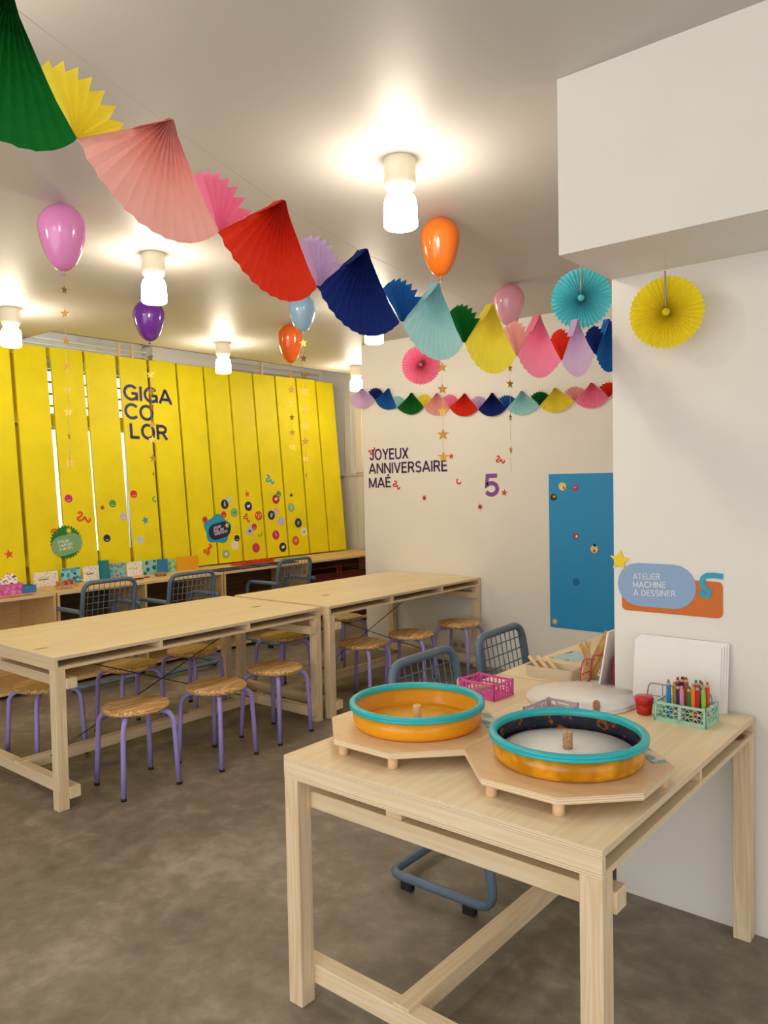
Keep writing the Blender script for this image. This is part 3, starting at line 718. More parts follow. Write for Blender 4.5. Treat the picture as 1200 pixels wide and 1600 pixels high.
def squig(R, rot=0, n=4):
    P = [SQ[0]]+SQ+[SQ[-1]]; q = []
    for k in range(1, len(P)-2):
        for t in [i/n for i in range(n)]:
            q.append(tuple(.5*(2*P[k][a]+(P[k+1][a]-P[k-1][a])*t+(2*P[k-1][a]-5*P[k][a]+4*P[k+1][a]-P[k+2][a])*t*t+(3*P[k][a]-P[k-1][a]-3*P[k+1][a]+P[k+2][a])*t**3) for a in (0, 1)))
    q.append(SQ[-1]); c, s_ = math.cos(rot), math.sin(rot)
    return [(R*(x*c-y*s_), R*(x*s_+y*c)) for x, y in q]
def hook(R, rot=0):
    q = []
    for i in range(13):
        a = -.6+i/12*4.0; x = R*.8*math.cos(a); y = R*.8*math.sin(a); c, s = math.cos(rot), math.sin(rot); q.append((x*c-y*s, x*s+y*c))
    return q
YW = Matrix(((1, 0, 0, 0), (0, 0, -1, YB), (0, 1, 0, 0), (0, 0, 0, 1)))   # white wall frame: x right, z up, towards the room
PW = Matrix(((1, 0, 0, 0), (0, 0, -1, PY), (0, 1, 0, 0), (0, 0, 0, 1)))   # pillar frame
class Surf:
    def __init__(s, M, pt): s.M = M; s.pt = pt
SP = Surf(MPL, plank_pt)
def wall_pt(px, py): p = at(px, py, y=YB-.001); return p.x, p.z
def pil_pt(px, py): p = at(px, py, y=PY-.001); return p.x, p.z
SW = Surf(YW, wall_pt); SPI = Surf(PW, pil_pt)
def frame_at(surf, px, py, lift=0):
    a, b = surf.pt(px, py); M = surf.M @ Matrix.Translation((a, b, lift)); p = M.translation
    return M, scl(p)
def place(surf, px, py, lift=0):
    M, s = frame_at(surf, px, py, lift); base = M.translation.copy()
    R = M.copy(); R.translation = Vector((0, 0, 0)); return base, R, s
MOT = {'navy': '#1b1c5e', 'red': '#d8301f', 'orange': '#e05a1c', 'magenta': '#c8256e', 'crimson': '#b5183a', 'green': '#4fa04c', 'sage': '#8fbd80', 'lilac': '#cdb7d8',
       'pale blue': '#b9cfe4', 'teal': '#1fa3bf', 'white': '#f5efe4', 'cream': '#f6ecc8', 'pink': '#e8a8bc', 'lime': '#93b52c', 'yellow': '#f2cf3a', 'black': '#26221d', 'purple': '#5a2c6e', 'dark red': '#a81f1f'}
def smat(c): return mat('sticker_'+c.replace(' ', '_'), MOT.get(c, c), .5)
def sticker(surf, px, py, kind, r, col, label, motif=None, mcol='white', rot=0, lift=.0, cat='sticker', group=None):
    base, R, s = place(surf, px, py, lift)
    root = bpy.data.objects.new({'disc': 'round_sticker', 'smile': 'smile_sticker', 'star': 'star_sticker', 'burst': 'burst_sticker', 'squig': 'squiggle_sticker', 'hook': 'hook_sticker', 'bird': 'bird_sticker'}[kind], None)
    m = MB(); q = r*s; T = .0015; Z = R
    if kind in ('disc', 'smile'): m.prism(disc2(q), Z, T)
    elif kind == 'star': m.prism(star2(q, 5, .42, rot), Z, T)
    elif kind == 'burst': m.prism(star2(q, 8, .38, rot), Z, T)
    elif kind == 'squig': ribbon(m, squig(q*1.05, rot), q*.17, Z, T)
    elif kind == 'hook': ribbon(m, hook(q, rot), q*.22, Z, T)
    elif kind == 'bird': m.prism([(-q, -.2*q), (-.2*q, .3*q), (0, q), (.35*q, .3*q), (q, -.1*q), (.4*q, -.8*q), (-.5*q, -.9*q)], Z, T)
    ob = m.build(root.name, smat(col), None, loc=base); bpy.data.objects.remove(root)
    tag(ob, label, cat, group)
    if kind == 'smile':
        k = MB(); ribbon(k, [(q*.5*math.cos(a), q*.5*math.sin(a)) for a in [PI*1.2+i*PI*.62/8 for i in range(9)]], q*.07, Z, .0008, T)
        k.build('smile_mark', smat('white'), ob)
    elif kind == 'disc':
        k = MB(); rnd = random.Random(int(px*7+py))
        if motif == 'cactus':
            ribbon(k, [(0, -.5*q), (0, .5*q)], q*.12, Z, .0008, T); ribbon(k, [(-.35*q, .1*q), (-.3*q, -.15*q), (0, -.15*q)], q*.09, Z, .0008, T); ribbon(k, [(.4*q, .35*q), (.35*q, .05*q), (0, 0)], q*.09, Z, .0008, T)
        elif motif == 'wader':
            ribbon(k, [(-.3*q, .5*q), (-.2*q, .55*q), (-.1*q, .2*q), (.2*q, .1*q), (.3*q, -.1*q)], q*.09, Z, .0008, T); ribbon(k, [(.15*q, -.05*q), (.2*q, -.65*q)], q*.04, Z, .0008, T); k.prism([(.15*q+x, y) for x, y in disc2(.22*q, 12)], Z @ Matrix.Translation((0, 0, T)), .0008)
        elif motif == 'eyes':
            for sx in (-1, 1): k.prism([(sx*.5*q+x, .2*q+y) for x, y in star2(.25*q, 5)], Z @ Matrix.Translation((0, 0, T)), .0008)
            k.prism([(0, .2*q), (-.15*q, -.4*q), (.15*q, -.4*q)], Z @ Matrix.Translation((0, 0, T)), .0008)
        elif motif == 'oval':
            k.prism(disc2(.5*q, 14, .22*q), Z @ Matrix.Translation((0, 0, T)), .0008); k.prism([(x, .55*q+y) for x, y in disc2(.14*q, 10)], Z @ Matrix.Translation((0, 0, T)), .0008)
        else:
            k.prism(disc2(.28*q, 12, .42*q), Z @ Matrix.Translation((0, 0, T)), .0008)
            k.prism([(.3*q+x, .22*q+y) for x, y in disc2(.16*q, 10)], Z @ Matrix.Translation((0, 0, T)), .0008)
        k.build('motif', smat(mcol), ob)
    return ob
P_ = SP
for a in [
 (14, 866, 'star', 8, 'orange', 'orange-red star sticker low on the leftmost yellow plank', None, 'white', .15),
 (107, 779, 'smile', 6.4, 'magenta', 'magenta smiling round sticker above and right of the green burst sign'),
 (131, 808, 'squig', 10, 'orange', 'thick orange-red squiggle sticker right of the green burst sign', None, 'white', 0),
 (160, 793, 'burst', 5, 'crimson', 'small crimson spiky sticker left of a green smiling disc', None, 'white', .1),
 (176, 787, 'smile', 6, 'green', 'green smiling round sticker beside the small crimson burst'),
 (193, 807, 'smile', 6, 'lilac', 'lilac smiling round sticker next to a white plank gap'),
 (167, 841, 'smile', 6, 'navy', 'navy smiling round sticker above the dark teal card'),
 (209, 772, 'smile', 6, 'red', 'red smiling round sticker below the navy lettering'),
 (227, 813, 'star', 7, 'teal', 'teal star sticker right of the lilac smiling disc', None, 'white', .3),
 (242, 780, 'hook', 4.5, 'green', 'small green hook-shaped sticker at a plank edge', None, 'white', 1.9),
 (219, 844, 'smile', 6, 'pale blue', 'pale blue smiling round sticker above the white and yellow booklet'),
 (351, 788, 'disc', 7.4, 'navy', 'navy disc with a pink oval figure, above the teal sign', 'oval', 'pink'),
 (366, 801, 'disc', 7.4, 'sage', 'sage disc with a dark green shape, right of the red smiling disc', None, 'green'),
 (388, 791, 'disc', 7.4, 'navy', 'navy disc with a white duck-like shape, under the orange star', None, 'white'),
 (404, 806, 'disc', 7.4, 'orange', 'orange disc with two star eyes', 'eyes', 'white'),
 (386, 809, 'squig', 6, 'red', 'red squiggle sticker left of the star-eyed orange disc', None, 'white', -.5),
 (390, 830, 'disc', 7.2, 'pale blue', 'grey-blue disc with a dark red shape, under the red squiggle', None, 'crimson'),
 (406, 834, 'hook', 4.5, 'lime', 'lime green hook sticker beside the magenta smiling disc', None, 'white', 3.6),
 (400, 856, 'disc', 7.4, 'magenta', 'magenta disc with an orange flame, low above the desk', 'oval', 'orange'),
 (367, 852, 'disc', 7.4, 'white', 'white disc under the navy smiling disc', 'oval', 'cream'),
 (353, 866, 'disc', 7.2, 'sage', 'sage disc with pale stripes, lowest one near the navy trays', None, 'cream'),
 (386, 772, 'star', 5.8, 'orange', 'orange star sticker above a navy disc', None, 'white', .2),
 (422, 749, 'squig', 7.5, 'teal', 'teal squiggle sticker, highest of all on the planks', None, 'white', -.15),
 (431, 780, 'disc', 7.3, 'crimson', 'crimson disc with a cream shape, high under the teal squiggle', None, 'cream'),
 (424, 805, 'disc', 7.3, 'navy', 'navy disc with a pale cactus', 'cactus', 'pale blue'),
 (439, 814, 'disc', 7.2, 'lilac', 'lilac disc right of the cactus disc', 'cactus', 'pale blue'),
 (431, 836, 'disc', 7.4, 'magenta', 'magenta disc with a pink wading bird', 'wader', 'pink'),
 (442, 855, 'disc', 7.4, 'navy', 'navy disc with a small car-like shape, just above the farthest chair', None, 'cream'),
 (455, 773, 'bird', 3.5, 'black', 'tiny black bird-shaped sticker'),
 (455, 793, 'disc', 7.2, 'sage', 'sage disc with a pale mushroom shape', 'oval', 'pale blue'),
 (466, 817, 'disc', 7.3, 'navy', 'navy disc with pale flowers, right of the lilac disc', 'cactus', 'sage'),
 (475, 831, 'disc', 7.2, 'cream', 'cream disc at the right plank edge', None, 'sage'),
 (462, 845, 'disc', 7.3, 'orange', 'orange-red disc, lowest of the right-hand group', None, 'pink')]:
    px, py, kd, r, c, lb = a[:6]; mo = a[6] if len(a) > 6 else None; mc = a[7] if len(a) > 7 else 'white'; ro = a[8] if len(a) > 8 else 0
    sticker(P_, px, py, kd, r, c, lb, mo, mc, ro)
for px, py, r, c, lb in [(357, 780, 4.8, 'pale blue', 'pale blue smiling disc overlapping the navy disc with a pink figure'),
 (397, 823, 5, 'magenta', 'small magenta smiling disc overlapping a grey-blue disc'), (370, 841, 5, 'navy', 'small navy smiling disc overlapping the white disc'),
 (435, 772, 5, 'green', 'small green smiling disc overlapping the crimson disc'), (431, 798, 5, 'pink', 'small pink smiling disc overlapping the cactus disc')]:
    sticker(P_, px, py, 'smile', r, c, lb, lift=.0026)
for px, py, kd, r, c, lb, ro in [(581, 704, 'squig', 6, 'red', 'red squiggle sticker on the first letter of the purple greeting', 1.0), (705, 713, 'star', 5.5, 'red', 'red star sticker at the end of the purple greeting', .1),
 (782, 718, 'squig', 7, 'red', 'red squiggle sticker right above the number five', 0), (717, 752, 'hook', 5, 'red', 'red hook sticker between the greeting and the number five', 2.6),
 (620, 758, 'squig', 6.5, 'red', 'red squiggle sticker right after the last short word of the greeting', -.3), (788, 770, 'star', 6, 'red', 'red star sticker at the foot of the number five', -.15),
 (663, 778, 'burst', 5.5, 'dark red', 'dark red burst sticker below the long word of the greeting', .1), (750, 792, 'burst', 6, 'dark red', 'dark red burst sticker below left of the number five', .2)]:
    sticker(SW, px, py, kd, r, c, lb, rot=ro)

def surf_text(surf, root, lines, material, bold=.012, lift=0, off=.0012, shear=None):
    """lines: (text, left px, baseline px, right px, right baseline px, cap height px)"""
    for (tx, ax_, ay, bx_, by_, hc) in lines:
        a = Vector(surf.pt(ax_, ay)); b = Vector(surf.pt(bx_, by_)); c = Vector(surf.pt(ax_, ay-hc))
        rot = math.atan2(b.y-a.y, b.x-a.x); h = (c-a).length
        M = surf.M @ Matrix.Translation((a.x, a.y, lift)) @ Matrix.Rotation(rot, 4, 'Z')
        o = root.matrix_world if False else Matrix.Translation(root.location)
        text(tx, o.inverted() @ M, 0, 0, (b-a).length, h, material, root, bold=bold, off=off)
p0 = SP.M @ Vector((*SP.pt(232, 645), 0))
r = thing('navy_lettering', 'big navy letters GIGA COLOR in three lines on the yellow planks', 'lettering', p0)
surf_text(SP, r, [('GIGA', 193.5, 623.5, 268, 632.5, 23), ('CO', 195, 653, 240, 657.5, 23), ('LOR', 204, 684.5, 262, 687.5, 23)], M_NAVY, bold=.2)
p0 = SW.M @ Vector((*SW.pt(620, 735), 0))
MP = mat('purple_vinyl', '#4a2163', .5)
r = thing('greeting_lettering', 'purple birthday greeting in three lines on the white wall', 'lettering', p0)
surf_text(SW, r, [('JOYEUX', 578, 719, 638, 716.5, 16.5), ('ANNIVERSAIRE', 577, 740.5, 699, 736, 16), ('MAÉ', 577, 762.5, 611, 761, 15.5)], MP, bold=.175)
p0 = SW.M @ Vector((*SW.pt(768, 760), 0))
r = thing('number_lettering', 'large violet number 5 on the white wall', 'lettering', p0)
surf_text(SW, r, [('5', 757.5, 775, 779.5, 774.5, 33)], mat('violet_vinyl', '#864a9c', .5), bold=.2)

# sign on the pillar
bx, bz = SPI.pt(1046, 920)
sg = thing('workshop_sign', 'blue and orange ATELIER MACHINE À DESSINER sign on the pillar', 'sign', (bx, PY, bz))
def pl(name, outline, cx_px, cy_px, m, k, t=.0015):
    a, b = SPI.pt(cx_px, cy_px); Mx = Matrix.Translation((-bx, -PY, -bz)) @ PW @ Matrix.Translation((a, b, k)); return MB().prism(outline, Mx, t).build(name, m, sg)
def W_(p, q, surf=SPI): a = Vector(surf.pt(*p)); b = Vector(surf.pt(*q)); return (b-a).length
pl('orange_plate', rrect(W_((969, 930), (1126, 938)), W_((1046, 905), (1046, 960)), .018), 1047.5, 932, mat('orange_card', '#cf6a14', .5), .0002, .002)
pl('blue_plate', stadium(W_((964, 912), (1086, 918)), W_((1026, 881), (1026, 949))), 1025, 915, mat('sky_card', '#8aa9cf', .5), .0022, .002)
pl('yellow_star', star2(W_((968, 861), (968, 878)), 5, .45, -.1), 969, 875.5, mat('star_yellow', '#f3cf1c', .5), .0045, .0012)
q = MB(); pts = [SPI.pt(x, y) for x, y in ((1130, 901), (1117, 899), (1105, 899), (1099, 903), (1097, 911), (1102, 919), (1109, 924), (1107, 931), (1100, 930), (1094, 924))]
ribbon(q, [(x, y) for x, y in pts], .0095, Matrix.Translation((-bx, -PY, -bz)) @ PW, .0012, .0045); q.build('cyan_squiggle', mat('cyan_card', '#1b9fc0', .5), sg)
surf_text(SPI, sg, [('ATELIER', 990, 905, 1032, 905.5, 9.2), ('MACHINE', 990, 917.5, 1041, 918.5, 9.2), ('À DESSINER', 991, 930.5, 1056, 932, 9)], M_WHITE, bold=.115, lift=.0042, off=.0004)

def blob(n, R, amp, k, sx=1, rot=0):
    return [((R*(1+amp*math.sin(k*2*PI*i/n+rot)))*math.cos(2*PI*i/n)*sx, (R*(1+amp*math.sin(k*2*PI*i/n+rot)))*math.sin(2*PI*i/n)) for i in range(n)]
def plank_sign(name, label, cpx, back, bmat_, plate_px, plate_wh, prot, pmat_, extras, lines, textm):
    a, b = SP.pt(*cpx); base = MPL @ Vector((a, b, 0)); root = thing(name, label, 'sign', base)
    R = MPL.copy(); R.translation = Vector((0, 0, 0))
    MB().prism(back, R @ Matrix.Translation((0, 0, .0005)), .003).build('backing_card', bmat_, root)
    a2, b2 = SP.pt(*plate_px)
    MB().prism(stadium(plate_wh[0], plate_wh[1], rot=prot), R @ Matrix.Translation((a2-a, b2-b, .0036)), .002).build('oval_plate', pmat_, root)
    for nm, kind, px, py, r_, c in extras:
        a3, b3 = SP.pt(px, py); s = scl(base); k = MB(); Z = R @ Matrix.Translation((a3-a, b3-b, .0058))
        if kind == 'star': k.prism(star2(r_*s, 5, .45, .3), Z, .001)
        elif kind == 'burst': k.prism(star2(r_*s, 9, .42), Z, .001)
        elif kind == 'hook': ribbon(k, hook(r_*s, 0.2), r_*s*.2, Z, .001)
        elif kind == 'squig': ribbon(k, squig(r_*s, 1.3), r_*s*.16, Z, .001)
        k.build(nm, smat(c), root)
    for (tx, ax_, ay, bx_, by_, hc) in lines:
        A_ = Vector(SP.pt(ax_, ay)); B_ = Vector(SP.pt(bx_, by_)); C_ = Vector(SP.pt(ax_, ay-hc))
        M = R @ Matrix.Translation((A_.x-a, A_.y-b, .0056)) @ Matrix.Rotation(math.atan2(B_.y-A_.y, B_.x-A_.x), 4, 'Z')
        text(tx, M, 0, 0, (B_-A_).length, (C_-A_).length, textm, root, bold=.13, off=.0003, t=.0006)
def kxy(px, py): a, b, c = SP.pt(px-10, py), SP.pt(px+10, py), SP.pt(px, py-20); m_ = SP.pt(px, py); return (b[0]-a[0])/20, (c[1]-m_[1])/20
kx, ky = kxy(104, 846)
plank_sign('stamp_workshop_sign', 'green spiky ATELIER TAMPONS & MOTIFS sign on the planks', (103.5, 847), [(x*kx*25.5, y*ky*27) for x, y in star2(1, 30, .87)], mat('green_card', '#0b7a23', .5), (104.5, 851), (49*kx, 31*ky), .20, mat('sage_card', '#7fab7c', .5),
           [('yellow_burst', 'burst', 107, 829, 6, 'yellow'), ('orange_squiggle', 'hook', 84, 831, 5, 'orange')],
           [('ATELIER', 90.5, 849.5, 107.5, 846.5, 4.2), ('TAMPONS', 91.5, 855.5, 113, 851.5, 4.2), ('& MOTIFS', 93, 861, 113.5, 857, 4.2)], M_WHITE)
kx, ky = kxy(340, 827)
plank_sign('pixel_workshop_sign', 'teal wavy ATELIER PIXEL ART SUPER PETIT! sign on the planks', (340, 827), [(x*kx, y*ky) for x, y in blob(64, 22, .10, 5, .92, .6)], mat('teal_card', '#18a0bd', .5), (343, 829), (35*kx, 25*ky), .2, mat('navy_card', '#17185a', .5),
           [('yellow_star', 'star', 354, 821, 5, 'yellow'), ('magenta_burst', 'burst', 320, 812, 7, 'magenta'), ('orange_squiggle', 'squig', 324, 858, 8, 'orange')],
           [('ATELIER', 333.5, 827.5, 345, 824, 4), ('PIXEL ART', 334, 832.5, 350, 828.5, 4), ('SUPER PETIT!', 335, 837, 355, 832, 4)], M_WHITE)
sticker(P_, 349, 804, 'smile', 5, 'red', 'red smiling disc on the top edge of the teal sign', lift=.006)

# blue magnetic panel with character-free magnets
a0 = at(855, 741, y=YB); a1 = at(860, 981, y=YB)
bp_ = MB().box((-2.905, YB-.006, .40), (-2.19, YB-.0005, 1.602), .002).build('magnetic_panel', mat('blue_panel_paint', '#2c97d6', .35, .5))
tag(bp_, 'tall blue magnetic panel fixed to the white wall beside the pillar', 'panel')
def mag(px, py, cols, label, r=6):
    b = at(px, py, y=YB-.006); t = thing('magnet', label, 'magnet', b, 0, 'small round magnets on the blue panel'); s = scl(b)*r
    Mx = Matrix(((1, 0, 0, 0), (0, 0, -1, 0), (0, 1, 0, 0), (0, 0, 0, 1)))
    MB().prism(disc2(s), Mx, .004).build('base_disc', smat(cols[0]), t)
    for i, (c, x, y, q) in enumerate(cols[1]): MB().prism([(x*s+u, y*s+v) for u, v in disc2(q*s, 14)], Mx @ Matrix.Translation((0, 0, .004+.0004*i)), .0015).build('dot', smat(c), t)
mag(879, 760, ('yellow', [('cream', .1, -.25, .6), ('black', -.2, 0, .12), ('black', .3, 0, .12), ('red', .35, -.4, .28)]), 'yellow magnet with a red dot, top of the blue panel', 6.5)
mag(899, 762, ('magenta', [('pink', -.3, .05, .22), ('pink', .3, .05, .22)]), 'magenta magnet right of the yellow one', 5)
mag(865, 777, ('black', [('crimson', -.2, .3, .35), ('yellow', .35, .2, .35)]), 'black magnet with coloured dots near the left panel edge', 5.3)
mag(900, 838, ('dark red', [('white', .2, 0, .55), ('red', -.3, .1, .4)]), 'small red and white magnet in the middle of the blue panel', 4.5)
mag(929, 858, ('yellow', [('cream', 0, 0, .75), ('red', -.05, -.4, .35), ('black', -.35, .2, .12), ('black', .3, .2, .12), ('navy', .1, .95, .4)]), 'yellow magnet with dark blue tuft near the pillar', 6.5)
mag(900, 909, ('#0e68a8', []), 'dark blue round magnet low on the blue panel', 5.5)
b = at(867, 971, y=YB-.006); o = MB().prism(star2(6*scl(b), 8, .4), Matrix(((1, 0, 0, 0), (0, 0, -1, 0), (0, 1, 0, 0), (0, 0, 0, 1))), .002).build('burst_magnet', smat('yellow'), loc=b)
tag(o, 'yellow burst-shaped magnet in the lower left corner of the blue panel', 'magnet')
# wall sockets
p = at(719, 1008, y=YB); t = thing('wall_socket', 'beige double socket low on the white wall behind the last stool', 'socket', p)
MB().box((-.085, -.012, -.045), (.085, -.0005, .045), .003).build('cover_plate', mat('beige_plastic', '#d8d0bd', .5), t)
for sx in (-1, 1): MB().prism([(sx*.04+x, y) for x, y in disc2(.022, 16)], Matrix(((1, 0, 0, 0), (0, 0, -1, -.012), (0, 1, 0, 0), (0, 0, 0, 1))), .003).build('outlet', mat('socket_shade', '#a89e8a', .5), t)

# ================================================================== NEAR TABLE OBJECTS
TZ = .7502
def tub_mat(nm, paint):
    m = bpy.data.materials.new(nm); m.use_nodes = True; nt = m.node_tree; N = nt.nodes; L = nt.links
    b = N['Principled BSDF']; b.inputs['Roughness'].default_value = .22; col = srgb('#ffb822'); b.inputs['Base Color'].default_value = col
    t = N.new('ShaderNodeBsdfTranslucent'); t.inputs[0].default_value = col; mx = N.new('ShaderNodeMixShader'); mx.inputs[0].default_value = .28
    if paint:
        tc = N.new('ShaderNodeTexCoord'); n = N.new('ShaderNodeTexNoise'); n.inputs['Scale'].default_value = 16; n.inputs['Detail'].default_value = 2
        L.new(tc.outputs['Object'], n.inputs['Vector']); r = N.new('ShaderNodeValToRGB'); e = r.color_ramp.elements
        e[0].position = .42; e[0].color = srgb('#c98404'); e[1].position = .6; e[1].color = srgb('#f3a818'); L.new(n.outputs['Fac'], r.inputs[0]); L.new(r.outputs[0], b.inputs['Base Color'])
        L.new(r.outputs[0], t.inputs[0]); mx.inputs[0].default_value = .12
    L.new(b.outputs[0], mx.inputs[1]); L.new(t.outputs[0], mx.inputs[2]); L.new(mx.outputs[0], N['Material Output'].inputs[0]); return m
M_TUB1 = tub_mat('orange_plastic', False); M_TUB2 = tub_mat('stained_orange_plastic', True)
def splat():
    m = bpy.data.materials.new('dried_paint'); m.use_nodes = True; nt = m.node_tree; N = nt.nodes; L = nt.links
    b = N['Principled BSDF']; b.inputs['Roughness'].default_value = .25; tc = N.new('ShaderNodeTexCoord')
    n = N.new('ShaderNodeTexNoise'); n.inputs['Scale'].default_value = 22; n.inputs['Detail'].default_value = 8; n.inputs['Roughness'].default_value = .7
    L.new(tc.outputs['Object'], n.inputs['Vector']); r = N.new('ShaderNodeValToRGB'); e = r.color_ramp.elements
    e[0].position = .0; e[0].color = srgb('#e8a51c'); e[1].position = 1; e[1].color = srgb('#14274a')
    for p, c in ((.34, '#c8531a'), (.40, '#1c1a1c'), (.52, '#12203c'), (.585, '#1e2a1c'), (.62, '#c05a20'), (.66, '#231d22')):
        x = e.new(p); x.color = srgb(c)
    L.new(n.outputs['Fac'], r.inputs[0]); L.new(r.outputs[0], b.inputs['Base Color']); return m
M_SPLAT = splat()
def machine(cx, cy, label, second):
    t = thing('drawing_machine', label, 'drawing machine', (cx, cy, TZ), 0, 'spinning drawing machines on octagonal bases')
    A = .2547/math.cos(PI/8); oc = [(A*math.cos(PI/8+i*PI/4), A*math.sin(PI/8+i*PI/4)) for i in range(8)]
    z0 = .0345; z1 = .0525
    MB().prism(oc, Matrix.Translation((0, 0, z1-.0005)), .0006).prism(oc, Matrix.Translation((0, 0, z0)), z1-z0-.0005).build('octagonal_base', M_BIRCH, t)
    oe = [(x*1.0015, y*1.0015) for x, y in oc]; e = MB()
    for i in range(8):
        p, q = oe[i], oe[(i+1) % 8]; e.add([(p[0], p[1], z0+.001), (q[0], q[1], z0+.001), (q[0], q[1], z1-.001), (p[0], p[1], z1-.001)], [(0, 1, 2, 3)])
    e.build('plywood_edge', M_LAYER, t)
    for i in range(8):
        a = PI/8+i*PI/4
        if i not in (0, 3, 5, 6): continue
        MB().lathe([(.0135, 0), (.0148, .001), (.0148, z0)], 16, c=(.245*math.cos(a), .245*math.sin(a), 0)).build('dowel_foot', M_DOWEL, t)
    ty = .012; R = .2
    tubm = M_TUB2 if second else M_TUB1
    zb = z1+.001
    MB().lathe([(.0001, zb+.003), (R-.02, zb+.0035), (R-.012, zb+.006), (R-.006, zb+.014), (R-.002, zb+.064), (R+.002, zb+.066), (R-.001, zb+.014), (R-.006, zb+.003), (R-.016, zb), (.0001, zb)], 64, c=(0, ty, 0), cap=(False, False)).build('tub', tubm, t)
    MB().lathe([(R-.010, zb+.056), (R-.0105, zb+.068), (R-.006, zb+.074), (R+.004, zb+.0745), (R+.0105, zb+.071), (R+.011, zb+.0665), (R+.008, zb+.0645), (R+.011, zb+.061), (R+.010, zb+.056), (R+.0025, zb+.0545), (R-.010, zb+.056)], 64, c=(0, ty, 0), cap=(False, False)).build('rim', M_TEAL, t)
    if second:
        MB().lathe([(R-.0125, zb+.010), (R-.0105, zb+.0545)], 64, c=(0, ty, 0), cap=(False, False)).build('paint_stained_wall', M_SPLAT, t)
        MB().lathe([(.0001, zb+.02), (.176, zb+.02), (.1765, zb+.0215), (.0001, zb+.0218)], 64, c=(0, ty, 0), cap=(False, False)).build('paper_disc', M_PAPER, t)
        MB().lathe([(.02, zb+.0045), (.12, zb+.0045), (.12, zb+.019), (.02, zb+.019)], 40, c=(0, ty, 0)).build('turntable', M_DOWEL, t)
    else:
        MB().lathe([(.0125, zb+.0037), (.15, zb+.0037), (.15, zb+.0065), (.0125, zb+.0065)], 48, c=(0, ty, 0)).build('turntable', mat('amber_disc', '#f6c65a', .3), t)
    zz = zb+(.022 if second else .0067)
    MB().lathe([(.0125, zz), (.0135, zz+.002), (.0135, zz+.045), (.012, zz+.048), (.004, zz+.048), (.0035, zz+.045), (.0001, zz+.045)], 20, c=(0, ty, 0), cap=(True, False)).build('centre_peg', M_CORK if second else M_DOWEL, t)
    return t
dm1 = machine(-1.466, 1.897, 'drawing machine with clean empty orange tub, left one on the near table', False)
dm2 = machine(-.9555, 1.897, 'drawing machine with paint-stained tub holding a white paper disc, right one', True)
# printed leaflet glued on each base
def leaflet(x, y, rz, label, w=.15, h=.2, z=TZ+.0002, m=None, th=.0008, cat='leaflet'):
    o = MB().box((-w/2, -h/2, 0), (w/2, h/2, th)).build('leaflet', m, loc=(x, y, z), rot=(0, 0, rz)); tag(o, label, cat); return o
M_LEAF = spots('splash_print', '#ecd9bd', ['#6fc4c0', '#6fc4c0', '#ef9a62', '#ecd9bd', '#6fc4c0'], 26, .6)
def base_print(root, x, y, rz):
    l = root.location; MB().box((-.07, -.02, 0), (.07, .02, .0007)).build('splash_print', M_LEAF, root, loc=(x-l.x, y-l.y, .0532), rot=(0, 0, rz), label='turquoise and orange splash print')
base_print(dm2, -.9555+.163, 1.897+.163, math.radians(-45)); base_print(dm1, -1.466+.163, 1.897+.163, math.radians(-45))

# round paper discs
for k in range(5):
    o = MB().lathe([(.0001, 0), (.194, 0), (.1945, .0035), (.0001, .0037)], 64, cap=(False, False)).build('paper_round', M_PAPER, loc=(-1.250+.004*math.sin(k*2), 2.610+.004*math.cos(k*3), TZ+.0039*k))
    tag(o, ('lowest', 'second lowest', 'middle', 'second highest', 'top')[k]+' round white paper blank of the flat stack behind the stained tub', 'paper', 'stack of round paper blanks')
# crates
def bar(m, p, q, w): m.tube([p, q], w, 4, True)
def crate(label, x, y, rz, L, Wd, H, m, style, z=TZ):
    t = thing('mini_crate', label, 'crate', (x, y, z), rz, 'small folding plastic crates')
    hx, hy = L/2, Wd/2; T = .004
    MB().box((-hx+.004, -hy+.004, 0), (hx-.004, hy-.004, .004)).build('crate_floor', m, t)
    for ax_, s in (('y', -1), ('y', 1), ('x', -1), ('x', 1)):
        b = MB(); n = L if ax_ == 'y' else Wd; h = n/2
        def P(u, z_, d=0):
            return (u, s*(hy-d), z_) if ax_ == 'y' else (s*(hx-d), u, z_)
        def slab(u0, u1, z0, z1, th=T):
            a = P(u0, z0); c = P(u1, z1, th); b.box(a, c)
        zt = H*(.96)
        slab(-h, h, 0, H*.2 if style == 'tri' else H*.12); slab(-h, h, zt-.008, zt, .006)
        slab(-h, -h+.010, 0, H); slab(h-.010, h, 0, H)
        if ax_ == 'x':
            slab(-h*.45, h*.45, H*.62, H*.66)
            slab(-h*.5, -h*.42, H*.62, zt); slab(h*.42, h*.5, H*.62, zt)
            top = H*.62
        else: top = zt-.008
        if style == 'tri':
            rows = 3; z0 = H*.2; dz = (top-z0)/rows
            cols_ = max(3, int(n/.014)); du = (n-.02)/cols_
            if ax_ == 'y': slab(-.005, .005, 0, zt)
            for r_ in range(rows):
                zz0 = z0+dz*r_; slab(-h+.01, h-.01, zz0-.0012, zz0+.0012, .003)
                for c_ in range(cols_):
                    u = -h+.01+du*c_; f = (c_+r_) % 2
                    a = Vector(P(u, zz0 if f else zz0+dz, .0015)); q = Vector(P(u+du, zz0+dz if f else zz0, .0015)); b.tube([a, q], .0015, 4)
        else:
            cols_ = int(n/.02)
            for c_ in range(cols_): u = -h+(c_+1)*n/(cols_+1); slab(u-.0022, u+.0022, H*.12, top, .003)
            slab(-h, h, H*.45, H*.53, .003)
        b.build('crate_wall', m, t)
    return t
M_MINT = mat('mint_plastic', '#a9dcc6', .4); M_PINK = mat('pink_plastic', '#e35bb0', .4); M_LIL = mat('lilac_plastic', '#c9b3c4', .4)
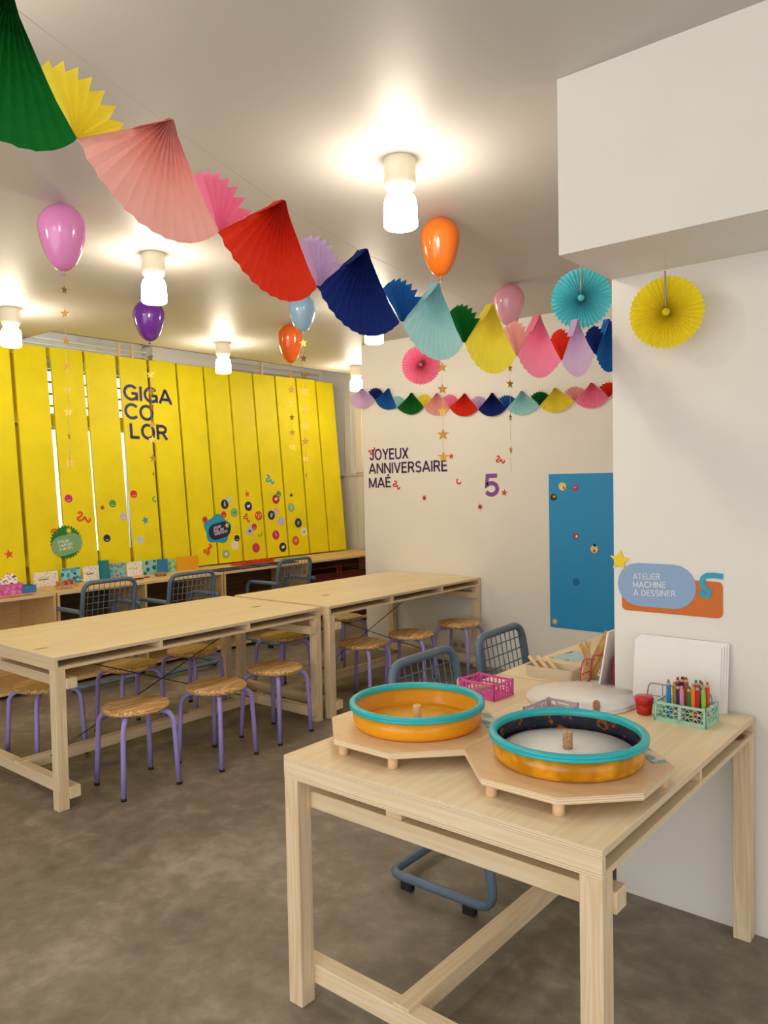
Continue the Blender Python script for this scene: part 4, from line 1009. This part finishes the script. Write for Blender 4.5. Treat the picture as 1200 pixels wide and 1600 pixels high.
crate('mint green folding crate full of coloured pencils beside the red cup', -.868, 2.585, math.radians(-2), .172, .113, .066, M_MINT, 'tri')
crate('pink folding crate with a green chalk stick behind the orange tub', -1.568, 2.470, math.radians(-4), .162, .125, .063, M_PINK, 'slot')
crate('empty pale lilac folding crate just behind the stained tub', -1.228, 2.335, math.radians(86), .16, .117, .05, M_LIL, 'tri')
# things in the pink crate
def rod(name, p, q, r, m, label, cat, n=12):
    p, q = Vector(p), Vector(q); o = MB().tube([Vector((0, 0, 0)), (q-p)*.04, (q-p)*.96, q-p], [r*.8, r, r, r*.8], n).build(name, m, loc=p); tag(o, label, cat); return o
rod('chalk_stick', (-1.61, 2.452, .772), (-1.54, 2.462, .79), .011, mat('green_chalk', '#a9dd5a', .6), 'green chalk stick lying in the pink crate', 'chalk')
o = MB().lathe([(.0001, 0), (.012, .002), (.014, .012), (.012, .018), (.010, .022), (.013, .030), (.012, .042), (.007, .049), (.0001, .051)], 18, cap=(False, False)).build('wooden_peg', mat('peg_brown', '#a87c5a', .5, noise=.3, nscale=60), loc=(-1.128, 2.470, TZ+.0002)); tag(o, 'brown wooden peg with round head standing in front of the white round papers', 'peg')
o = MB().lathe([(.0001, 0), (.012, .002), (.0135, .01), (.0125, .045), (.007, .054), (.0001, .056)], 18, cap=(False, False)).build('wooden_peg', M_DOWEL, loc=(-1.668, 2.445, TZ+.0002)); tag(o, 'pale wooden peg standing at the left end of the pink crate', 'peg')
# red cup
t = thing('paint_cup', 'translucent red cup with a darker red lid beside the mint crate', 'cup', (-1.005, 2.578, TZ))
MB().lathe([(.0001, 0), (.022, 0), (.0245, .003), (.0285, .038)], 28, cap=(False, True)).build('cup_body', mat('clear_red', '#e03c22', .15, trans=.4), t)
MB().lathe([(.0285, .0382), (.031, .039), (.0318, .056), (.028, .061), (.0001, .062)], 28, cap=(True, False)).build('lid', mat('red_lid', '#c4181e', .3), t)
# coloured pencils
pc = ['#2a86c8', '#e0b020', '#1d2c7c', '#e88ab0', '#2f7a44', '#f08028', '#c2202c', '#8dc63f', '#a01c28', '#18284e', '#d0447a', '#a8602c', '#1f6fb8', '#7a2c34', '#2b9a9a', '#e04c2c']
nm = ['blue', 'golden yellow', 'dark navy', 'light pink', 'dark green', 'orange', 'red', 'lime green', 'burgundy', 'black-blue', 'rose', 'brown', 'royal blue', 'maroon', 'turquoise', 'vermilion']
ca = math.radians(-2)
for i in range(16):
    u = -.045+.11*((i % 8)/7)+random.uniform(-.003, .003); v = (-.026 if i < 8 else .024)+random.uniform(-.006, .006)
    if i == 1: v = .0
    x = -.868+u*math.cos(ca)-v*math.sin(ca); y = 2.585+u*math.sin(ca)+v*math.cos(ca)
    Lp = .115+random.uniform(-.004, .012)+(.008 if i >= 8 else 0)
    m = mat('pencil_'+pc[i].strip('#'), pc[i], .35); t = thing('coloured_pencil', 'thick %s pencil standing in the mint crate, %s row' % (nm[i], 'front' if i < 8 else 'back'), 'pencil', (x, y, TZ+.0045), 0, 'thick coloured pencils in the mint crate')
    t.rotation_euler = (math.radians(random.uniform(-3, 3)), math.radians(random.uniform(-4, 4)), random.random())
    R = .0074
    MB().lathe([(R, 0), (R, Lp-.014)], 8, sm=False).build('shaft', m, t)
    MB().lathe([(R, Lp-.014), (.0046, Lp-.005)], 12).build('wood_cone', mat('pencil_wood', '#d0a47c', .6), t)
    MB().lathe([(.0046, Lp-.005), (.0038, Lp+.001), (.0015, Lp+.004), (.0001, Lp+.0042)], 12, cap=(True, False)).build('lead', m, t)
# white sheets leaning on the pillar
def sheet(x0, x1, h, y0, lean, label, k, dz=0):
    M = Matrix.Translation((x0, y0, TZ)) @ Matrix.Rotation(-lean, 4, 'X')
    b = MB().obox(Matrix.Rotation(-lean, 4, 'X'), (0, 0, 0), (x1-x0, .004, h)); o = b.build('paper_pad', M_PAPER, loc=(x0, y0, TZ+.0008)); tag(o, label, 'paper', 'white sheets leaning on the pillar')
sheet(-1.100, -.800, .222, 2.712, math.radians(7), 'front white paper sheet of the stack leaning on the pillar', 0)
sheet(-1.094, -.793, .228, 2.718, math.radians(7), 'second white paper sheet leaning on the pillar', 1)
sheet(-1.088, -.786, .232, 2.724, math.radians(7), 'white sheet third from the front leaning on the pillar', 2)
sheet(-1.085, -.780, .236, 2.730, math.radians(7), 'rearmost white sheet, touching the pillar', 3)
# grey wire stand in front of the sheets
M_GW = mat('grey_wire', '#8b93a8', .35, metal=.3)
ws = thing('wire_stand', 'grey wire stand holding the white sheets upright', 'stand', (-.985, 2.695, TZ))
w1 = arc((-.055, 0, .0025), (-.055, 0, .075), (-.04, 0, .078), 5)+arc((.15, 0, .078), (.17, 0, .078), (.17, 0, .0025), 5)
MB().tube(w1, .0022, 8).build('wire_loop', M_GW, ws)
MB().tube([(-.055, 0, .035), (.17, 0, .035)], .0016, 6).tube([(.0, 0, .0025), (.0, 0, .078)], .0016, 6).tube([(.085, 0, .0025), (.085, 0, .078)], .0016, 6).build('cross_wire', M_GW, ws)

# ---------------- narrow table objects
tr = thing('tray', 'beige rectangular tray holding three wooden rolling sticks', 'tray', (-1.488, 2.848, TZ), math.radians(0))
M_BEI = mat('beige_enamel', '#d6cab2', .4)
def tray_mesh(L, Wd, H):
    m = MB(); o = rrect(L, Wd, .018); i = rrect(L-.006, Wd-.006, .015); b_ = rrect(L-.014, Wd-.014, .014); n = len(o)
    vs = [(x, y, H) for x, y in o]+[(x, y, H) for x, y in i]+[(x, y, .003) for x, y in b_]+[(x, y, 0) for x, y in b_]
    fs = []
    for k in range(n):
        l = (k+1) % n; fs += [(k, l, n+l, n+k), (n+k, n+l, 2*n+l, 2*n+k), (k, 3*n+k, 3*n+l, l)]
    fs += [tuple(range(2*n, 3*n)), tuple(range(3*n, 4*n))[::-1]]; m.add(vs, fs); return m
tray_mesh(.21, .105, .048).build('tray_body', M_BEI, tr)
for k, (dx, lb) in enumerate(((-.085, 'leftmost wooden stick leaning out of the beige tray'), (-.045, 'middle wooden stick in the beige tray'), (-.005, 'rightmost wooden stick in the beige tray'))):
    rod('wooden_stick', (-1.50+dx+.065, 2.828, TZ+.012), (-1.50+dx-.025, 2.875, TZ+.066+.004*k), .0085, M_DOWEL, lb, 'stick')
M_BLUEP = spots('blue_leaf_print', '#b4d3dc', ['#7a6c98', '#4d8796', '#b4d3dc', '#b4d3dc'], 11, .30)
leaflet(-1.585, 3.245, math.radians(-8), 'pale blue printed leaflet lying on the narrow table', .14, .19, m=M_BLUEP)
leaflet(-1.37, 2.99, math.radians(-14), 'small printed card beside the leaning wooden strips', .10, .13, m=spots('red_text_print', '#e9dcd0', ['#8a2f4c', '#7f97b0', '#e9dcd0'], 40, .4))
# wooden strips in a clear pot, white board and magenta rack
pot = thing('wire_pot', 'small wire holder with pale wooden strips beside the pillar', 'holder', (-1.335, 2.93, TZ))
MB().tube([(-.03, -.03, .002), (-.03, -.03, .085), (.03, -.03, .085), (.03, -.03, .002)], .0016, 6).build('wire_loop', M_GW, pot)
MB().tube([(-.03, .03, .002), (-.03, .03, .085), (.03, .03, .085), (.03, .03, .002)], .0016, 6).build('wire_loop', M_GW, pot)
MB().box((-.03, -.03, 0), (.03, .03, .003)).build('base_plate', M_GW, pot)
M_STRIP = wood('strip_wood', '#d8b274', '#b88c48', 'Z', 2, False, .5, .7)
def strip(p, q, w, th, label):
    p, q = Vector(p), Vector(q); d = (q-p).normalized(); sd = d.cross(Vector((-.43, .88, -.2))).normalized(); nn = d.cross(sd)
    M = Matrix((sd, nn, d)).transposed().to_4x4(); o = MB().obox(M, (-w/2, -th/2, 0), (w/2, th/2, (q-p).length)).build('wooden_strip', M_STRIP, loc=p)
    tag(o, label, 'strip', 'wooden strips leaning by the pillar')
strip((-1.372, 2.90, TZ+.006), (-1.262, 2.875, TZ+.205), .026, .006, 'longest dark wooden strip leaning right beside the pillar')
strip((-1.352, 2.92, TZ+.006), (-1.25, 2.90, TZ+.19), .024, .005, 'wooden strip right behind the longest leaning strip')
strip((-1.365, 2.885, TZ+.006), (-1.372, 2.93, TZ+.145), .024, .005, 'pale pointed wooden strip standing nearly upright')
strip((-1.345, 2.94, TZ+.006), (-1.415, 2.95, TZ+.13), .018, .004, 'thin wooden strip leaning left of the others')
o = MB().obox(Matrix.Rotation(math.radians(10), 4, 'Y'), (0, 0, 0), (.006, .22, .225)).build('white_board', M_PAPER, loc=(-1.268, 2.79, TZ+.002)); tag(o, 'thin white board leaning beside the left edge of the pillar', 'board')
M_MAG = mat('magenta_wire', '#c2185b', .35)
rk = thing('wire_rack', 'magenta wire rack standing between white board and pillar', 'rack', (-1.29, 2.84, TZ))
for dy in (-.045, .045):
    q = arc((-.052, dy, .003), (-.052, dy, .10), (-.03, dy, .105), 5)+[Vector((.01, dy, .11))]
    MB().tube(q, .0024, 8).build('wire_loop', M_MAG, rk)
MB().tube([(-.052, -.045, .04), (-.052, .045, .04)], .002, 6).tube([(-.052, -.045, .003), (-.052, .045, .003)], .002, 6).build('cross_wire', M_MAG, rk)
o = MB().box((-.0185, -.06, 0), (.0185, .06, .115), .002).build('magenta_box', mat('magenta_card', '#a3134c', .5), loc=(-1.2125, 2.90, TZ)); tag(o, 'dark magenta box half hidden by the pillar edge', 'box')

# ================================================================== DESK OBJECTS
def booklet(px0, px1, pyb, pyt, label, m, xf=-6.30, tilt=14, rz=0, name='booklet', th=.004, lines=None, cover=None):
    """standing card: near-bottom corners from photo columns on the desk top"""
    a = at(px0, pyb, x=xf); b = at(px1, pyb, x=xf); top = at((px0+px1)/2, pyt, x=xf-.03)
    w = abs(b.y-a.y); h = max(.03, (top.z-.75))
    o = MB().box((-th, -w/2, 0), (0, w/2, h)).build(name, m, loc=(xf, (a.y+b.y)/2, TZ+.001), rot=(0, math.radians(-tilt/3), rz)); tag(o, label, 'booklet')
    if cover:
        MB().box((0.0002, -w*.3, h*.45), (.0012, w*.1, h*.5)).build('printed_title', smat(cover), o)
    return o
PR_W = spots('dotted_white_print', '#f1ece2', ['#8c8fa8', '#c9a0a0', '#8aa88c', '#f1ece2'], 45, .28)
PR_B = spots('ocean_print', '#8ecbdc', ['#2a6ea8', '#3c9c96', '#5aa0d0', '#8ecbdc', '#33606c'], 28, .5)
PR_T = spots('sea_print', '#7cc3c6', ['#4a8f9c', '#c9606c', '#3c6c94', '#7cc3c6'], 32, .4)
PR_G = spots('leaf_print', '#9fd0b4', ['#5fae5a', '#9fd0b4', '#74b8a0'], 26, .5)
PR_Q = spots('turquoise_print', '#8ad0cc', ['#2f5c6a', '#8ad0cc', '#3a7c80'], 20, .4)
booklet(53, 92, 921, 893, 'white dotted booklet lying open sideways, right of the small blue box', PR_W, cover='black')
booklet(97, 127, 917, 887, 'ocean-blue patterned booklet behind the wooden stamps', PR_B)
booklet(131, 156, 911, 884, 'narrow white booklet above the leftmost chair back', PR_W, cover='black')
booklet(173, 198, 907, 879, 'turquoise booklet with coral print behind the leftmost chair', PR_T)
booklet(199.5, 223.5, 904, 877, 'white booklet with a yellow spot', PR_W, cover='yellow')
booklet(224.5, 246, 902, 875, 'light turquoise booklet with dark leaves', PR_Q)
booklet(247, 263.5, 900, 873, 'plain strong blue booklet in the standing row', mat('blue_cover', '#1f7fb4', .4), xf=-6.27)
booklet(264.5, 275, 898, 873, 'green leafy booklet left of the orange stand', PR_G)
booklet(277, 311, 895, 869, 'orange acrylic booklet stand before the planks', mat('orange_acrylic', '#e9a71a', .25), xf=-6.31, name='booklet_stand')
a = at(166, 905, x=-6.25); o = MB().box((-.11, 0, 0), (0, .006, .175)).build('teal_card', mat('teal_cover', '#14808e', .4), loc=(-6.22, a.y+.02, TZ+.003), rot=(0, math.radians(-5), math.radians(22))); tag(o, 'dark teal card standing askew above the leftmost chair', 'card')
# frame of the stand
# pink box with palettes, blue box
a = at(0, 925, x=-6.02); b_ = at(36, 922, x=-6.02)
py0, py1 = 2.62, b_.y
t = thing('pink_box', 'speckled pink box full of dotted white palette cards, at the left photo edge', 'box', (-6.10, (py0+py1)/2, TZ)); hw = (py1-py0)/2
bx_ = MB(); bx_.box((-.08, -hw, 0), (.08, hw, .005)); bx_.box((-.08, -hw, .005), (-.075, hw, .085)); bx_.box((.075, -hw, .005), (.08, hw, .085)); bx_.box((-.075, -hw, .005), (.075, -hw+.005, .085)); bx_.box((-.075, hw-.005, .005), (.075, hw, .085))
bx_.build('box_shell', spots('pink_speckle', '#d668ae', ['#b94a94', '#e08fc4', '#d668ae'], 40, .5), t)
PAL = spots('palette_print', '#f6f0ea', ['#1f2a6c', '#e59ac0', '#e58a2a', '#c9a4d8', '#26304c'], 42, .42)
for k, (dx, dy, dz, rx, lb) in enumerate(((.0, hw*.55, .105, .35, 'round dotted palette card sticking up highest from the pink box'), (.02, -.02, .075, .15, 'dotted white palette card lying in the middle of the pink box'), (.045, hw*.15, .055, -.35, 'dotted palette card drooping over the front of the pink box'))):
    M = Matrix.Rotation(math.radians(62), 4, 'Y') @ Matrix.Rotation(rx, 4, 'Z')
    o = MB().prism(disc2(.048, 28, .062), M, .003).build('palette_card', PAL, loc=(-6.10+dx, (py0+py1)/2+dy, TZ+dz)); tag(o, lb, 'card', 'dotted palette cards in the pink box')
a = at(37, 924, x=-6.0); b_ = at(58, 922, x=-6.0); t = thing('blue_box', 'small open blue box next to the pink box', 'box', (-6.07, (a.y+b_.y)/2, TZ)); hw = (b_.y-a.y)/2; q = MB()
q.box((-.06, -hw, 0), (.06, hw, .004)); q.box((-.06, -hw, .004), (-.056, hw, .058)); q.box((.056, -hw, .004), (.06, hw, .058)); q.box((-.056, -hw, .004), (.056, -hw+.004, .058)); q.box((-.056, hw-.004, .004), (.056, hw, .058))
q.build('box_shell', mat('blue_box_card', '#3f7fc0', .5, noise=.2, nscale=60), t)
a = at(5, 934, z=.75); leaflet(a.x+.01, a.y, .3, 'red patterned leaflet lying flat at the left photo edge', .06, .16, m=spots('red_print', '#c94a36', ['#e8a090', '#c94a36'], 40, .4))
a = at(34, 931, z=.75); leaflet(a.x, a.y, .1, 'brown patterned paper strip lying flat before the pink box', .05, .18, m=mat('brown_paper', '#8c4a30', .6, noise=.3, nscale=60))
# wooden stamps
def stamp(px, py, h, m, label, z=.75, r=.018):
    p = at(px, py, z=z); t = thing('wooden_stamp', label, 'stamp', (p.x, p.y, TZ), 0, 'small wooden stamps on the desks')
    MB().lathe([(r, 0), (r, .006), (r*.98, .012)], 14).build('stamp_base', M_CORK, t)
    MB().lathe([(r*.6, .012), (r*.5, h*.6), (r*.75, h*.8), (r*.6, h), (.0001, h+.002)], 14, cap=(True, False)).build('knob', m, t)
MR = mat('stamp_red', '#d43c2a', .4); MO = mat('stamp_orange', '#e8772e', .4); MWd = M_CORK
for i, (px, py, h, m, r_, lb) in enumerate([(91, 917, .045, MO, .026, 'orange stamp, first in front of the ocean-blue booklet'), (98, 914, .035, MWd, .02, 'pale stamp between the orange and red ones'), (104, 916, .05, MR, .028, 'larger red stamp before the ocean-blue booklet'), (112, 914, .045, MR, .024, 'smaller red stamp next to the larger one'),
   (92, 921, .022, MWd, .02, 'low wooden stamp at the front of the cluster'), (100, 920, .02, MWd, .022, 'flat wooden stamp in the middle front of the cluster'), (110, 920, .026, MWd, .022, 'wooden stamp at the right front of the cluster'), (120, 916, .024, MWd, .017, 'lone wooden stamp right of the cluster'),
   (140, 913, .022, MWd, .018, 'wooden stamp seen through the leftmost chair back, left'), (147, 912, .022, MWd, .016, 'wooden stamp seen through the leftmost chair back, middle'), (155, 911, .024, MWd, .018, 'wooden stamp seen through the leftmost chair back, right'),
   (286, 899, .024, MWd, .02, 'first wooden stamp behind the second chair back'), (293, 898, .024, MWd, .02, 'second wooden stamp behind the second chair back'), (301, 897, .026, MR, .018, 'reddish stamp behind the second chair back'), (309, 896, .024, MWd, .02, 'fourth wooden stamp behind the second chair back'), (318, 895, .024, MWd, .018, 'rightmost wooden stamp behind the second chair back')]):
    stamp(px, py, h, m, lb, r=r_)
a = at(254, 900, z=.75); t = thing('wicker_basket', 'low brown wicker basket before the blue booklet', 'basket', (a.x-.03, a.y, TZ))
MB().lathe([(.05, 0), (.058, .03), (.052, .03), (.046, .004), (.0001, .004)], 20).build('basket_body', mat('wicker', '#a88464', .7, noise=.4, nscale=90), t)
for px, py, c, lb in [(207, 908, 'dark red', 'dark red ink pad behind the chair, leftmost pad'), (214, 906, 'black', 'black ink pad beside the dark red one'), (222, 905, 'black', 'second black ink pad'), (232, 903, 'crimson', 'crimson ink pad, rightmost of the four')]:
    p = at(px, py, z=.75); t = thing('ink_pad', lb, 'ink pad', (p.x-.02, p.y, TZ), 0, 'row of ink pads'); MB().box((-.02, -.022, 0), (.02, .022, .009), .002).build('pad_case', smat(c), t); MB().box((-.016, -.018, .009), (.016, .018, .011)).build('pad', smat('black'), t)
# navy trays and red beads on the long desk
for k, (px, py, lb) in enumerate([(359, 891, 'navy bead tray nearest the left end of the long desk'), (389, 886.5, 'second navy bead tray along the long desk'), (419, 882.5, 'third navy bead tray along the long desk'), (444, 879, 'navy bead tray seen just behind the farthest chair')]):
    p = at(px, py, z=.756); t = thing('bead_tray', lb, 'tray', (-5.96, p.y, TZ), 0, 'navy bead trays on the long desk')
    MB().box((-.10, -.135, 0), (.10, .135, .004)).build('tray_base', M_NAVY, t)
    MB().box((-.10, -.135, .004), (-.094, .135, .009)).box((.094, -.135, .004), (.10, .135, .009)).box((-.094, -.135, .004), (.094, -.129, .009)).box((-.094, .129, .004), (.094, .135, .009)).build('tray_rim', M_NAVY, t)
m = MB(); ys = at(365, 885, x=-6.2).y; ye = at(425, 878, x=-6.2).y
for k in range(330):
    y = ys+(ye-ys)*random.random(); x = -6.2+random.gauss(0, .035); z = max(0, .022*math.exp(-((y-(ys*.35+ye*.65))/.25)**2)*random.random()); s = .007
    Mx = Matrix.Translation((max(-6.3,min(-6.1,x))+6.2, y-ys, z)) @ Euler((random.random()*3, random.random()*3, random.random()*3)).to_matrix().to_4x4()
    m.cm = random.choice([0, 0, 1, 2]); m.obox(Mx, (-s, -s, 0), (s, s, s*1.2))
o = m.build('bead_pile', [smat('red'), smat('orange'), smat('dark red')], loc=(-6.2, ys, TZ+.009)); tag(o, 'loose pile of red and orange beads behind the navy trays', 'beads'); o['kind'] = 'stuff'
# red wire crates under the long desk
M_RC = mat('red_crate_wire', '#8e2a2e', .4); M_RD = mat('dark_red_fabric', '#5c1519', .8)
for k, (y0, y1, lb) in enumerate([(5.80, 6.28, 'red wire crate under the long desk, nearer one'), (6.31, 6.79, 'red wire crate under the long desk, nearer the white wall')]):
    t = thing('wire_crate', lb, 'crate', (-6.08, (y0+y1)/2, .0502), 0, 'red wire crates under the long desk'); h = (y1-y0)/2
    m = MB(); H = .6
    for z in [.004+i*.066 for i in range(10)]: m.tube([(.19, -h, z), (.19, h, z)], .003, 5)
    for y in (-h, -h+.02, h-.02, h): m.tube([(.19, y, .003), (.19, y, H)], .004, 6)
    for y in (-h, h):
        for z in (.004, .3, H-.003): m.tube([(.19, y, z), (-.27, y, z)], .003, 5)
    m.build('wire_grid', M_RC, t); MB().box((-.27, -h+.008, .002), (.175, h-.008, .52), .01).build('fabric_liner', M_RD, t)
